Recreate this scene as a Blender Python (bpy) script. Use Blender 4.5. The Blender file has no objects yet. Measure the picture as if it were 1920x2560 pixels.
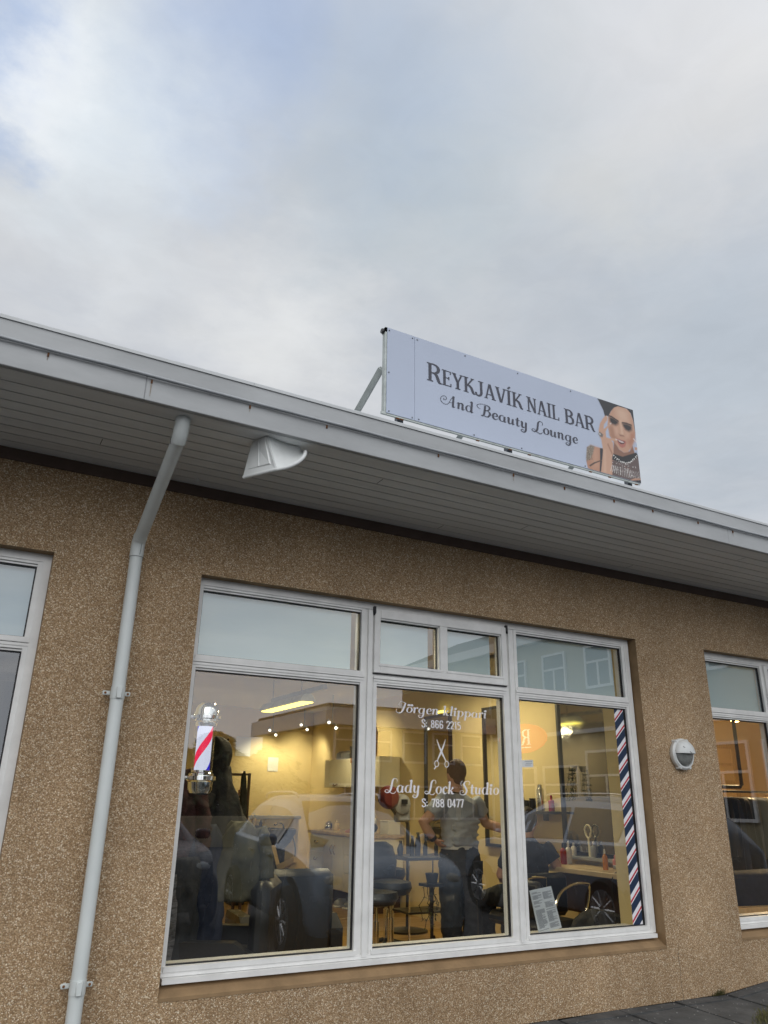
import bpy, bmesh, math, random
from mathutils import Vector, Matrix, noise
random.seed(7)
S = bpy.context.scene
COL = S.collection
PI = math.pi
R = math.radians

# ------------------------------------------------------------------ camera
cam_d = bpy.data.cameras.new('camera'); cam = bpy.data.objects.new('camera', cam_d); COL.objects.link(cam)
X = Vector((0.87358467, 0.01464224, 0.0)); 
ax = Vector((0.87358467, -0.18413569, -0.45049293)); az = Vector((0.01464224, 0.9351852, -0.35385625))
ay = az.cross(ax)
M = Matrix((ax, ay, az)).to_4x4()            # camera axes expressed in the world
M.translation = Vector((0, -4.13, 1.6)); cam.matrix_world = M
cam_d.sensor_width = 36; cam_d.lens = 1897.17 / 2560 * 36; cam_d.clip_end = 3000; cam_d.clip_start = 0.05
S.camera = cam

# ------------------------------------------------------------------ world, sun, exposure
def N(nt, t, **kw):
    n = nt.nodes.new(t)
    for k, v in kw.items():
        if k[0] == '_': n.inputs[k[1:].replace('_', ' ')].default_value = v
        else: setattr(n, k, v)
    return n
def build_world():
    w = bpy.data.worlds.new('World'); S.world = w; w.use_nodes = True
    nt = w.node_tree; nt.nodes.clear(); L = nt.links.new
    out = N(nt, 'ShaderNodeOutputWorld'); bg = N(nt, 'ShaderNodeBackground', _Strength=0.1)
    L(bg.outputs[0], out.inputs[0])
    sky = N(nt, 'ShaderNodeTexSky', sky_type='NISHITA', sun_disc=False, sun_elevation=R(38), sun_rotation=R(200))
    tc = N(nt, 'ShaderNodeTexCoord'); nrm = N(nt, 'ShaderNodeVectorMath', operation='NORMALIZE')
    L(tc.outputs['Generated'], nrm.inputs[0]); D = nrm.outputs[0]
    # cloud deck: project directions on a plane overhead
    sep = N(nt, 'ShaderNodeSeparateXYZ'); L(D, sep.inputs[0])
    zc = N(nt, 'ShaderNodeMath', operation='MAXIMUM'); zc.inputs[1].default_value = 0.12; L(sep.outputs[2], zc.inputs[0])
    comb = N(nt, 'ShaderNodeCombineXYZ')
    for i in (0, 1):
        dv = N(nt, 'ShaderNodeMath', operation='DIVIDE'); L(sep.outputs[i], dv.inputs[0]); L(zc.outputs[0], dv.inputs[1]); L(dv.outputs[0], comb.inputs[i])
    def noise(scale, det, rough, off, dist=0.0):
        mp = N(nt, 'ShaderNodeMapping'); mp.inputs['Location'].default_value = off; L(comb.outputs[0], mp.inputs[0])
        n = N(nt, 'ShaderNodeTexNoise', _Scale=scale, _Detail=det, _Roughness=rough, _Distortion=dist); L(mp.outputs[0], n.inputs['Vector']); return n.outputs[0]
    def ramp(sock, a, b, lo=0.0, hi=1.0):
        m = N(nt, 'ShaderNodeMapRange', interpolation_type='SMOOTHSTEP'); L(sock, m.inputs[0])
        for i, v in enumerate((a, b, lo, hi)): m.inputs[i + 1].default_value = v
        return m.outputs[0]
    def math2(op, a, b):
        m = N(nt, 'ShaderNodeMath', operation=op)
        for i, v in enumerate((a, b)):
            if isinstance(v, (int, float)): m.inputs[i].default_value = v
            else: L(v, m.inputs[i])
        return m.outputs[0]
    def mix(f, a, b):
        m = N(nt, 'ShaderNodeMix', data_type='RGBA')
        if isinstance(f, (int, float)): m.inputs[0].default_value = f
        else: L(f, m.inputs[0])
        for i, v in ((6, a), (7, b)):
            if isinstance(v, tuple): m.inputs[i].default_value = (*v, 1)
            else: L(v, m.inputs[i])
        return m.outputs[2]
    warp = noise(2.4, 5, 0.6, (3, 1, 0))
    wv = N(nt, 'ShaderNodeVectorMath', operation='SCALE'); wv.inputs[3].default_value = 0.22
    wc = N(nt, 'ShaderNodeTexNoise', _Scale=3.6, _Detail=7.0, _Roughness=0.62); L(comb.outputs[0], wc.inputs['Vector'])
    ws = N(nt, 'ShaderNodeVectorMath', operation='SUBTRACT'); L(wc.outputs['Color'], ws.inputs[0]); ws.inputs[1].default_value = (0.5, 0.5, 0.5); L(ws.outputs[0], wv.inputs[0])
    dd = N(nt, 'ShaderNodeVectorMath', operation='ADD'); L(D, dd.inputs[0]); L(wv.outputs[0], dd.inputs[1])
    def blob(d, r0, r1):
        v = N(nt, 'ShaderNodeVectorMath', operation='DISTANCE'); L(dd.outputs[0], v.inputs[0]); v.inputs[1].default_value = Vector(d).normalized()
        return ramp(v.outputs['Value'], r0, r1, 1, 0)
    n1 = noise(1.1, 4, 0.5, (0.3, 0.2, 0)); n2 = noise(3.5, 6, 0.62, (5, 2, 0), 0.4)
    cl = mix(ramp(n1, 0.38, 0.64), (5.1, 5.4, 5.9), (5.85, 6.0, 6.3))
    cl = mix(math2('MULTIPLY', ramp(n2, 0.35, 0.7), 0.35), cl, (6.5, 6.6, 6.65))
    n3 = noise(9.0, 6, 0.6, (2, 7, 0), 0.6); n4 = noise(2.2, 3, 0.5, (8, 3, 0), 0.3)
    br = math2('ADD', ramp(n3, 0.3, 0.7, -0.018, 0.024), ramp(n4, 0.32, 0.68, -0.02, 0.035))
    # darker blue-grey bank up the middle and to the right, pale patches low and at the left
    for d, r0, r1, c, k in (((0.36, 0.6, 0.72), 0.0, 0.30, (4.6, 5.3, 5.75), 0.65), ((0.72, 0.50, 0.48), 0.0, 0.36, (4.4, 4.95, 5.6), 0.9),
                            ((0.62, 0.34, 0.71), 0.0, 0.16, (6.1, 6.1, 6.1), 0.7), ((0.56, 0.49, 0.67), 0.0, 0.13, (5.9, 6.0, 5.95), 0.6),
                            ((0.28, 0.79, 0.54), 0.0, 0.17, (7.4, 7.5, 7.5), 0.75), ((0.10, 0.82, 0.57), 0.0, 0.12, (6.9, 7.1, 7.3), 0.55),
                            ((0.03, 0.70, 0.71), 0.02, 0.22, (7.0, 7.6, 8.1), 0.85), ((-0.05, 0.70, 0.72), 0.0, 0.10, (8.3, 8.6, 8.9), 0.85)):
        cl = mix(math2('MULTIPLY', blob(d, r0, r1), k), cl, c)
    # clear gaps where the Nishita blue comes through
    gap = 0.0
    for d, r0, r1, k in (((0.16, 0.59, 0.79), 0.0, 0.22, 0.62), ((0.28, 0.56, 0.78), 0.0, 0.22, 0.35), ((-0.085, 0.67, 0.735), 0.0, 0.09, 0.7), ((-0.085, 0.745, 0.66), 0.0, 0.07, 0.6), ((0.14, 0.70, 0.70), 0.0, 0.12, 0.3)):
        gap = math2('MAXIMUM', math2('MULTIPLY', blob(d, r0, r1), k), gap)
    blue = N(nt, 'ShaderNodeVectorMath', operation='MULTIPLY_ADD'); L(sky.outputs[0], blue.inputs[0]); blue.inputs[1].default_value = (0.6, 0.6, 0.6); blue.inputs[2].default_value = (2.6, 3.5, 5.3)
    c = mix(gap, cl, blue.outputs[0])
    # the cloud behind the photographer is thinner and brighter (the sun stands there)
    v = N(nt, 'ShaderNodeVectorMath', operation='DOT_PRODUCT'); L(D, v.inputs[0]); v.inputs[1].default_value = Vector((0.15, -0.85, 0.5)).normalized()
    gl = ramp(v.outputs['Value'], -0.1, 1.0, 1.0, 1.75)
    gl = math2('MULTIPLY', gl, math2('ADD', br, 1.0))
    sc = N(nt, 'ShaderNodeVectorMath', operation='SCALE'); L(c, sc.inputs[0]); L(gl, sc.inputs[3])
    L(sc.outputs[0], bg.inputs[0])
build_world()
sd = bpy.data.lights.new('sun', 'SUN'); sd.energy = 0.9; sd.angle = R(60); sd.color = (1, 0.97, 0.92)
sun = bpy.data.objects.new('sun', sd); COL.objects.link(sun); sun.rotation_euler = (R(52), 0, R(-20)); sun.location = (0, -10, 20)
S.view_settings.view_transform = 'Standard'; S.view_settings.look = 'None'; S.view_settings.exposure = 0.1; S.view_settings.gamma = 1
S.view_settings.use_curve_mapping = False
S.render.engine = 'CYCLES'
S.cycles.max_bounces = 8; S.cycles.transparent_max_bounces = 16; S.cycles.use_denoising = True
S.cycles.sample_clamp_indirect = 4.0; S.cycles.caustics_reflective = False; S.cycles.caustics_refractive = False

# ------------------------------------------------------------------ materials
def mat(name, col, rough=0.6, metal=0.0, var=0.12, scale=8.0, bump=0.0, bscale=60.0, emit=None, estr=0.0, spec=0.5, stretch=None, col2=None):
    m = bpy.data.materials.new(name); m.use_nodes = True; nt = m.node_tree; L = nt.links.new
    b = nt.nodes['Principled BSDF']; b.inputs['Roughness'].default_value = rough; b.inputs['Metallic'].default_value = metal
    b.inputs['Specular IOR Level'].default_value = spec
    tc = N(nt, 'ShaderNodeTexCoord'); vec = tc.outputs['Object']
    if stretch:
        mp = N(nt, 'ShaderNodeMapping'); mp.inputs['Scale'].default_value = stretch; L(vec, mp.inputs[0]); vec = mp.outputs[0]
    n = N(nt, 'ShaderNodeTexNoise', _Scale=scale, _Detail=5.0, _Roughness=0.6); L(vec, n.inputs['Vector'])
    r = N(nt, 'ShaderNodeMapRange'); L(n.outputs[0], r.inputs[0])
    for i, v in enumerate((0.3, 0.7, 0.0, 1.0)): r.inputs[i + 1].default_value = v
    mx = N(nt, 'ShaderNodeMix', data_type='RGBA'); L(r.outputs[0], mx.inputs[0])
    c2 = col2 or tuple(max(0, c * (1 - var)) for c in col)
    mx.inputs[6].default_value = (*[min(1, c * (1 + var * 0.5)) for c in col], 1); mx.inputs[7].default_value = (*c2, 1)
    L(mx.outputs[2], b.inputs['Base Color'])
    rr = N(nt, 'ShaderNodeMapRange'); L(n.outputs[0], rr.inputs[0])
    for i, v in enumerate((0.3, 0.7, max(0.02, rough - 0.08), min(1, rough + 0.08))): rr.inputs[i + 1].default_value = v
    L(rr.outputs[0], b.inputs['Roughness'])
    if bump:
        n2 = N(nt, 'ShaderNodeTexNoise', _Scale=bscale, _Detail=3.0); L(vec, n2.inputs['Vector'])
        bp = N(nt, 'ShaderNodeBump', _Strength=bump, _Distance=0.01); L(n2.outputs[0], bp.inputs['Height']); L(bp.outputs[0], b.inputs['Normal'])
    if emit: b.inputs['Emission Color'].default_value = (*emit, 1); b.inputs['Emission Strength'].default_value = estr
    return m
def glass_mat(name, tint=(0.93, 0.95, 0.94), f0=0.185):
    m = bpy.data.materials.new(name); m.use_nodes = True; nt = m.node_tree; nt.nodes.clear(); L = nt.links.new
    o = N(nt, 'ShaderNodeOutputMaterial'); mx = N(nt, 'ShaderNodeMixShader'); t = N(nt, 'ShaderNodeBsdfTransparent'); t.inputs[0].default_value = (*tint, 1)
    g = N(nt, 'ShaderNodeBsdfGlossy', _Roughness=0.0); g.inputs[0].default_value = (1, 1, 1, 1)
    fr = N(nt, 'ShaderNodeLayerWeight', _Blend=0.5)
    p = N(nt, 'ShaderNodeMath', operation='POWER'); p.inputs[1].default_value = 4.0; L(fr.outputs['Facing'], p.inputs[0])
    mr = N(nt, 'ShaderNodeMapRange'); L(p.outputs[0], mr.inputs[0]); mr.inputs[3].default_value = f0; mr.inputs[4].default_value = 0.95
    tc = N(nt, 'ShaderNodeTexCoord'); ns = N(nt, 'ShaderNodeTexNoise', _Scale=0.9, _Detail=1.0); L(tc.outputs['Object'], ns.inputs['Vector'])
    bp = N(nt, 'ShaderNodeBump', _Strength=0.03, _Distance=0.02); L(ns.outputs[0], bp.inputs['Height']); L(bp.outputs[0], g.inputs['Normal'])
    L(mr.outputs[0], mx.inputs[0]); L(t.outputs[0], mx.inputs[1]); L(g.outputs[0], mx.inputs[2]); L(mx.outputs[0], o.inputs[0])
    return m
def pebble_mat():
    m = bpy.data.materials.new('pebbledash'); m.use_nodes = True; nt = m.node_tree; L = nt.links.new
    b = nt.nodes['Principled BSDF']; b.inputs['Roughness'].default_value = 0.85; b.inputs['Specular IOR Level'].default_value = 0.3
    tc = N(nt, 'ShaderNodeTexCoord'); V = tc.outputs['Object']
    nw = N(nt, 'ShaderNodeTexNoise', _Scale=120.0, _Detail=2.0); L(V, nw.inputs['Vector'])
    sb = N(nt, 'ShaderNodeVectorMath', operation='MULTIPLY_ADD'); L(nw.outputs['Color'], sb.inputs[0]); sb.inputs[1].default_value = (0.007,) * 3; L(V, sb.inputs[2])
    vo = N(nt, 'ShaderNodeTexVoronoi', _Scale=190.0); L(sb.outputs[0], vo.inputs['Vector'])
    sp = N(nt, 'ShaderNodeSeparateColor'); L(vo.outputs['Color'], sp.inputs[0])
    cr = N(nt, 'ShaderNodeValToRGB'); L(sp.outputs[0], cr.inputs[0]); e = cr.color_ramp; e.interpolation = 'LINEAR'
    for i, (p, c) in enumerate(((0.0, (0.29, 0.182, 0.098)), (0.25, (0.41, 0.270, 0.150)), (0.55, (0.52, 0.358, 0.208)), (0.8, (0.65, 0.485, 0.315)), (1.0, (0.90, 0.79, 0.61)))):
        el = e.elements[i] if i < 2 else e.elements.new(p)
        el.position = p; el.color = (*c, 1)
    mort = N(nt, 'ShaderNodeMapRange'); L(vo.outputs['Distance'], mort.inputs[0])
    for i, v in enumerate((0.35, 0.75, 0.0, 0.75)): mort.inputs[i + 1].default_value = v
    mx = N(nt, 'ShaderNodeMix', data_type='RGBA'); L(mort.outputs[0], mx.inputs[0]); L(cr.outputs[0], mx.inputs[6]); mx.inputs[7].default_value = (0.21, 0.135, 0.07, 1)
    st = N(nt, 'ShaderNodeTexNoise', _Scale=1.6, _Detail=7.0, _Roughness=0.62)
    mp = N(nt, 'ShaderNodeMapping'); mp.inputs['Scale'].default_value = (1, 1, 0.6); L(V, mp.inputs[0]); L(mp.outputs[0], st.inputs['Vector'])
    sr = N(nt, 'ShaderNodeMapRange'); L(st.outputs[0], sr.inputs[0])
    for i, v in enumerate((0.30, 0.70, 0.76, 1.14)): sr.inputs[i + 1].default_value = v
    ml = N(nt, 'ShaderNodeVectorMath', operation='SCALE'); L(mx.outputs[2], ml.inputs[0]); L(sr.outputs[0], ml.inputs[3])
    L(ml.outputs[0], b.inputs['Base Color'])
    inv = N(nt, 'ShaderNodeMath', operation='SUBTRACT'); inv.inputs[0].default_value = 1.0; L(vo.outputs['Distance'], inv.inputs[1])
    bp = N(nt, 'ShaderNodeBump', _Strength=0.65, _Distance=0.005); L(inv.outputs[0], bp.inputs['Height']); L(bp.outputs[0], b.inputs['Normal'])
    return m
def board_mat(name, col, period, off, axis, rough=0.55):
    """painted boards with a dark joint every `period` metres along one object axis, each board a touch different"""
    m = bpy.data.materials.new(name); m.use_nodes = True; nt = m.node_tree; L = nt.links.new
    b = nt.nodes['Principled BSDF']; b.inputs['Roughness'].default_value = rough
    tc = N(nt, 'ShaderNodeTexCoord'); s = N(nt, 'ShaderNodeSeparateXYZ'); L(tc.outputs['Object'], s.inputs[0])
    a = N(nt, 'ShaderNodeMath', operation='ADD'); L(s.outputs[axis], a.inputs[0]); a.inputs[1].default_value = off
    d = N(nt, 'ShaderNodeMath', operation='DIVIDE'); L(a.outputs[0], d.inputs[0]); d.inputs[1].default_value = period
    fl = N(nt, 'ShaderNodeMath', operation='FLOOR'); L(d.outputs[0], fl.inputs[0])
    wn = N(nt, 'ShaderNodeTexWhiteNoise', noise_dimensions='1D'); L(fl.outputs[0], wn.inputs['W'])
    n = N(nt, 'ShaderNodeTexNoise', _Scale=5.0, _Detail=5.0); mp = N(nt, 'ShaderNodeMapping'); mp.inputs['Scale'].default_value = tuple(0.25 if i != axis else 3 for i in range(3)); L(tc.outputs['Object'], mp.inputs[0]); L(mp.outputs[0], n.inputs['Vector'])
    ad = N(nt, 'ShaderNodeMath', operation='MULTIPLY_ADD'); L(wn.outputs['Value'], ad.inputs[0]); ad.inputs[1].default_value = 0.12; ad.inputs[2].default_value = 0.72
    a2 = N(nt, 'ShaderNodeMath', operation='MULTIPLY_ADD'); L(n.outputs[0], a2.inputs[0]); a2.inputs[1].default_value = 0.32; L(ad.outputs[0], a2.inputs[2])
    sc = N(nt, 'ShaderNodeVectorMath', operation='SCALE'); sc.inputs[0].default_value = col; L(a2.outputs[0], sc.inputs[3])
    L(sc.outputs[0], b.inputs['Base Color'])
    return m
def emis(name, col, strength):
    m = bpy.data.materials.new(name); m.use_nodes = True; nt = m.node_tree; nt.nodes.clear()
    o = N(nt, 'ShaderNodeOutputMaterial'); e = N(nt, 'ShaderNodeEmission', _Strength=strength); e.inputs[0].default_value = (*col, 1)
    nt.links.new(e.outputs[0], o.inputs[0]); return m
def film_mat():
    m = bpy.data.materials.new('frosted_film'); m.use_nodes = True; nt = m.node_tree; nt.nodes.clear(); L = nt.links.new
    o = N(nt, 'ShaderNodeOutputMaterial'); mx = N(nt, 'ShaderNodeMixShader', _Fac=0.22); d = N(nt, 'ShaderNodeBsdfDiffuse'); t = N(nt, 'ShaderNodeBsdfTranslucent')
    n = N(nt, 'ShaderNodeTexNoise', _Scale=1.3, _Detail=2.0); tc = N(nt, 'ShaderNodeTexCoord'); L(tc.outputs['Object'], n.inputs['Vector'])
    c = N(nt, 'ShaderNodeMix', data_type='RGBA'); L(n.outputs[0], c.inputs[0]); c.inputs[6].default_value = (0.60, 0.78, 0.87, 1); c.inputs[7].default_value = (0.65, 0.81, 0.88, 1)
    L(c.outputs[2], d.inputs[0]); t.inputs[0].default_value = (0.5, 0.6, 0.62, 1)
    L(d.outputs[0], mx.inputs[1]); L(t.outputs[0], mx.inputs[2]); L(mx.outputs[0], o.inputs[0]); return m
MT = {}
def mk():
    MT['pebble'] = pebble_mat()
    MT['render'] = mat('smooth_render', (0.30, 0.195, 0.10), 0.8, var=0.3, scale=5, bump=0.15, bscale=90)
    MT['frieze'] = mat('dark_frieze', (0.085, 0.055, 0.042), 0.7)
    MT['soffit'] = board_mat('soffit_paint', (0.78, 0.80, 0.80), 0.0945, 0.0, 1)
    MT['groove'] = mat('groove', (0.09, 0.095, 0.095), 0.9)
    MT['fascia'] = mat('fascia_paint', (0.40, 0.415, 0.425), 0.5, var=0.16, scale=2.5, bump=0.06, bscale=22, stretch=(0.6, 1, 2))
    MT['flash'] = mat('flashing_paint', (0.50, 0.52, 0.53), 0.4, var=0.1, scale=4)
    MT['roof'] = mat('roof_felt', (0.12, 0.12, 0.12), 0.9, bump=0.3)
    MT['frame'] = mat('window_paint', (0.80, 0.80, 0.785), 0.4, var=0.12, scale=7, bump=0.03, bscale=30)
    MT['gasket'] = mat('black_rubber', (0.012, 0.012, 0.016), 0.5)
    MT['glass'] = glass_mat('window_glass')
    MT['clear'] = glass_mat('clear_plastic', (0.96, 0.97, 0.98), 0.04)
    MT['film'] = film_mat()
    MT['pipe'] = mat('pipe_paint', (0.66, 0.70, 0.69), 0.38, var=0.12, scale=5, stretch=(1, 1, 0.4))
    MT['seam'] = mat('seam_dirt', (0.10, 0.11, 0.11), 0.9)
    MT['plastic'] = mat('white_plastic', (0.66, 0.68, 0.675), 0.35, var=0.08)
    MT['lens'] = mat('ribbed_glass', (0.21, 0.22, 0.21), 0.25, var=0.2, scale=30, bump=0.3, bscale=80)
    MT['panel'] = mat('sign_panel', (0.44, 0.495, 0.615), 0.45, var=0.04, scale=1.5)
    MT['ink'] = mat('sign_ink', (0.045, 0.048, 0.07), 0.5)
    MT['signsteel'] = mat('galvanised', (0.50, 0.54, 0.52), 0.5, metal=0.2, var=0.2, scale=12)
    MT['steel'] = mat('grey_steel', (0.16, 0.17, 0.19), 0.4, metal=0.4, var=0.2)
    MT['conduit'] = mat('painted_conduit', (0.36, 0.38, 0.40), 0.4, metal=0.1, var=0.25, scale=3)
    MT['darksteel'] = mat('dark_conduit', (0.10, 0.105, 0.12), 0.45, metal=0.3)
    MT['rust'] = mat('rust', (0.20, 0.085, 0.03), 0.9, var=0.4, scale=60)
    MT['ruststain'] = mat('rust_stain', (0.30, 0.27, 0.235), 0.7, var=0.3, scale=60)
    MT['leftw'] = mat('taupe_wall', (0.12, 0.10, 0.07), 0.8, var=0.1)
    MT['white'] = mat('white_vinyl', (0.80, 0.80, 0.84), 0.5, var=0.02)
    MT['navy'] = mat('navy_vinyl', (0.014, 0.032, 0.075), 0.45)
    MT['red'] = mat('red_vinyl', (0.50, 0.025, 0.05), 0.45)
    MT['paper'] = mat('paper', (0.70, 0.72, 0.72), 0.8, var=0.04)
    MT['print'] = mat('grey_print', (0.30, 0.31, 0.33), 0.8)
    MT['wallin'] = mat('yellow_wall', (0.72, 0.60, 0.33), 0.8, var=0.06, scale=1.5)
    MT['ceil'] = mat('ceiling_paint', (0.56, 0.54, 0.47), 0.85, var=0.05, scale=1)
    MT['wood'] = mat('floor_wood', (0.42, 0.25, 0.08), 0.4, var=0.3, scale=3, stretch=(1, 9, 1))
    MT['wood2'] = mat('pale_wood', (0.62, 0.47, 0.26), 0.5, var=0.2, scale=4, stretch=(9, 1, 1))
    MT['darkwood'] = mat('dark_wood', (0.06, 0.028, 0.018), 0.5, var=0.3, scale=6)
    MT['cream'] = mat('cream_laminate', (0.84, 0.80, 0.62), 0.4, var=0.04)
    MT['leather'] = mat('black_leather', (0.016, 0.017, 0.019), 0.4, var=0.3, scale=14, bump=0.12, bscale=120)
    MT['blackp'] = mat('black_plastic', (0.018, 0.018, 0.02), 0.35)
    MT['chrome'] = mat('chrome', (0.82, 0.82, 0.80), 0.10, metal=1.0, var=0.04)
    MT['brass'] = mat('pull_brass', (0.25, 0.17, 0.06), 0.35, metal=0.8)
    MT['mirror'] = mat('mirror_glass', (0.75, 0.76, 0.75), 0.02, metal=1.0, var=0.01)
    MT['skin'] = mat('skin', (0.52, 0.30, 0.21), 0.55, var=0.12, scale=12)
    MT['hair'] = mat('short_hair', (0.065, 0.028, 0.017), 0.7, var=0.4, scale=40, bump=0.4, bscale=140)
    MT['hairdk'] = mat('dark_hair', (0.02, 0.014, 0.011), 0.6, var=0.4, scale=40, bump=0.4, bscale=120)
    MT['tee'] = mat('grey_jersey', (0.36, 0.40, 0.47), 0.85, var=0.18, scale=7, bump=0.5, bscale=14)
    MT['jeans'] = mat('black_denim', (0.022, 0.026, 0.034), 0.85, var=0.35, scale=18, bump=0.35, bscale=20)
    MT['belt'] = mat('pale_underband', (0.55, 0.56, 0.55), 0.8)
    MT['coatblk'] = mat('black_coat', (0.018, 0.016, 0.016), 0.8, var=0.4, scale=9, bump=0.4, bscale=18)
    MT['olive'] = mat('olive_coat', (0.085, 0.082, 0.055), 0.85, var=0.3, scale=9, bump=0.4, bscale=16)
    MT['navyc'] = mat('navy_coat', (0.012, 0.018, 0.04), 0.8, var=0.3, scale=9, bump=0.4, bscale=16)
    MT['burg'] = mat('burgundy_check', (0.045, 0.014, 0.016), 0.85, var=0.7, scale=22, bump=0.3)
    MT['scarf'] = mat('striped_scarf', (0.16, 0.16, 0.17), 0.9, var=0.9, scale=26, stretch=(1, 1, 3))
    MT['pave'] = mat('paving_slab', (0.085, 0.088, 0.09), 0.75, var=0.45, scale=6, bump=0.4, bscale=60)
    MT['asph'] = mat('asphalt', (0.05, 0.05, 0.052), 0.85, var=0.3, scale=40, bump=0.5, bscale=160)
    MT['kerb'] = mat('kerb_stone', (0.28, 0.28, 0.27), 0.8, var=0.2)
    MT['joint'] = mat('joint_sand', (0.045, 0.042, 0.036), 0.95)
    MT['carpaint'] = mat('grey_blue_paint', (0.21, 0.28, 0.38), 0.22, metal=0.25, var=0.05)
    MT['blackcar'] = mat('black_paint', (0.012, 0.013, 0.016), 0.25, var=0.05)
    MT['carpaint2'] = mat('silver_paint', (0.27, 0.32, 0.40), 0.22, metal=0.25, var=0.05)
    MT['carglass'] = mat('car_glass', (0.015, 0.018, 0.02), 0.05)
    MT['tyre'] = mat('tyre_rubber', (0.02, 0.02, 0.021), 0.85)
    MT['rim'] = mat('alloy', (0.45, 0.46, 0.48), 0.3, metal=0.8)
    MT['lampglass'] = mat('headlamp_glass', (0.30, 0.32, 0.33), 0.1)
    MT['bwall'] = mat('ochre_render', (0.45, 0.36, 0.19), 0.9, var=0.12, scale=1.2)
    MT['bwall2'] = mat('grey_render', (0.42, 0.37, 0.24), 0.9, var=0.12, scale=1.2)
    MT['bwhite'] = mat('white_trim', (0.88, 0.88, 0.88), 0.6)
    MT['bglass'] = mat('far_window_glass', (0.06, 0.07, 0.08), 0.1)
    MT['oval'] = mat('red_enamel_glow', (0.6, 0.05, 0.02), 0.35, emit=(1.0, 0.06, 0.015), estr=0.9)  # emission added to brighten the sign's reflection in the glass
    MT['signwhite'] = emis('added_letter_glow', (1, 0.95, 0.9), 1.6)  # letters given a glow along with the board
    MT['grass'] = mat('grass_blade', (0.10, 0.095, 0.03), 0.8, var=0.5, scale=30)
    MT['leaf'] = mat('leaf_green', (0.055, 0.075, 0.025), 0.6, var=0.4, scale=20)
    MT['bark'] = mat('bark', (0.05, 0.04, 0.03), 0.9, var=0.4, scale=20)
    MT['orange'] = mat('orange_liquid', (0.62, 0.24, 0.03), 0.2)
    MT['pinkp'] = mat('pink_plastic', (0.70, 0.26, 0.26), 0.3)
    MT['redp'] = mat('red_plastic', (0.38, 0.035, 0.03), 0.3)
    MT['whitep'] = mat('white_bottle', (0.76, 0.74, 0.70), 0.3)
    MT['magenta'] = mat('magenta_plastic', (0.36, 0.012, 0.06), 0.25)
    MT['silver'] = mat('silver_can', (0.6, 0.6, 0.58), 0.25, metal=0.8)
    MT['amber'] = mat('amber_soap', (0.68, 0.52, 0.26), 0.2)
    MT['carton'] = mat('salmon_carton', (0.50, 0.27, 0.17), 0.7)
    MT['bag'] = mat('tan_leather', (0.40, 0.19, 0.07), 0.6, var=0.25)
    MT['pink'] = mat('pink_towel', (0.52, 0.28, 0.24), 0.9)
    MT['dryred'] = mat('dark_red_shell', (0.13, 0.018, 0.012), 0.4)
    MT['dryg'] = mat('grey_shell', (0.30, 0.31, 0.33), 0.4)
    MT['pwhite'] = emis('pole_white_glow', (0.80, 0.82, 1.0), 0.95)
    MT['pred'] = emis('pole_red_glow', (1.0, 0.03, 0.10), 1.0)
    MT['pblue'] = emis('pole_blue_glow', (0.02, 0.015, 0.62), 1.0)
    MT['tube'] = emis('yellow_tube_glow', (1.0, 0.80, 0.13), 3.2)
    MT['tube2'] = emis('added_tube_glow', (1.0, 0.86, 0.52), 8)  # glow of the added, unseen tubes only
    MT['spotglow'] = emis('spot_glow', (1.0, 0.95, 0.8), 3.0)
    MT['bulb'] = emis('bulb_glow', (1.0, 0.62, 0.22), 4.0)
    MT['pend'] = emis('orange_lamp_glow', (1.0, 0.55, 0.16), 60)
    MT['wallor'] = mat('orange_wall', (0.74, 0.57, 0.33), 0.8, var=0.06, scale=1.5)
    MT['khaki'] = mat('beige_jacket', (0.52, 0.42, 0.30), 0.85, var=0.15, bump=0.3)
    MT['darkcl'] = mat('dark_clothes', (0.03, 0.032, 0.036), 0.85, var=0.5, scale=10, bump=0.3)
mk()

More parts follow.
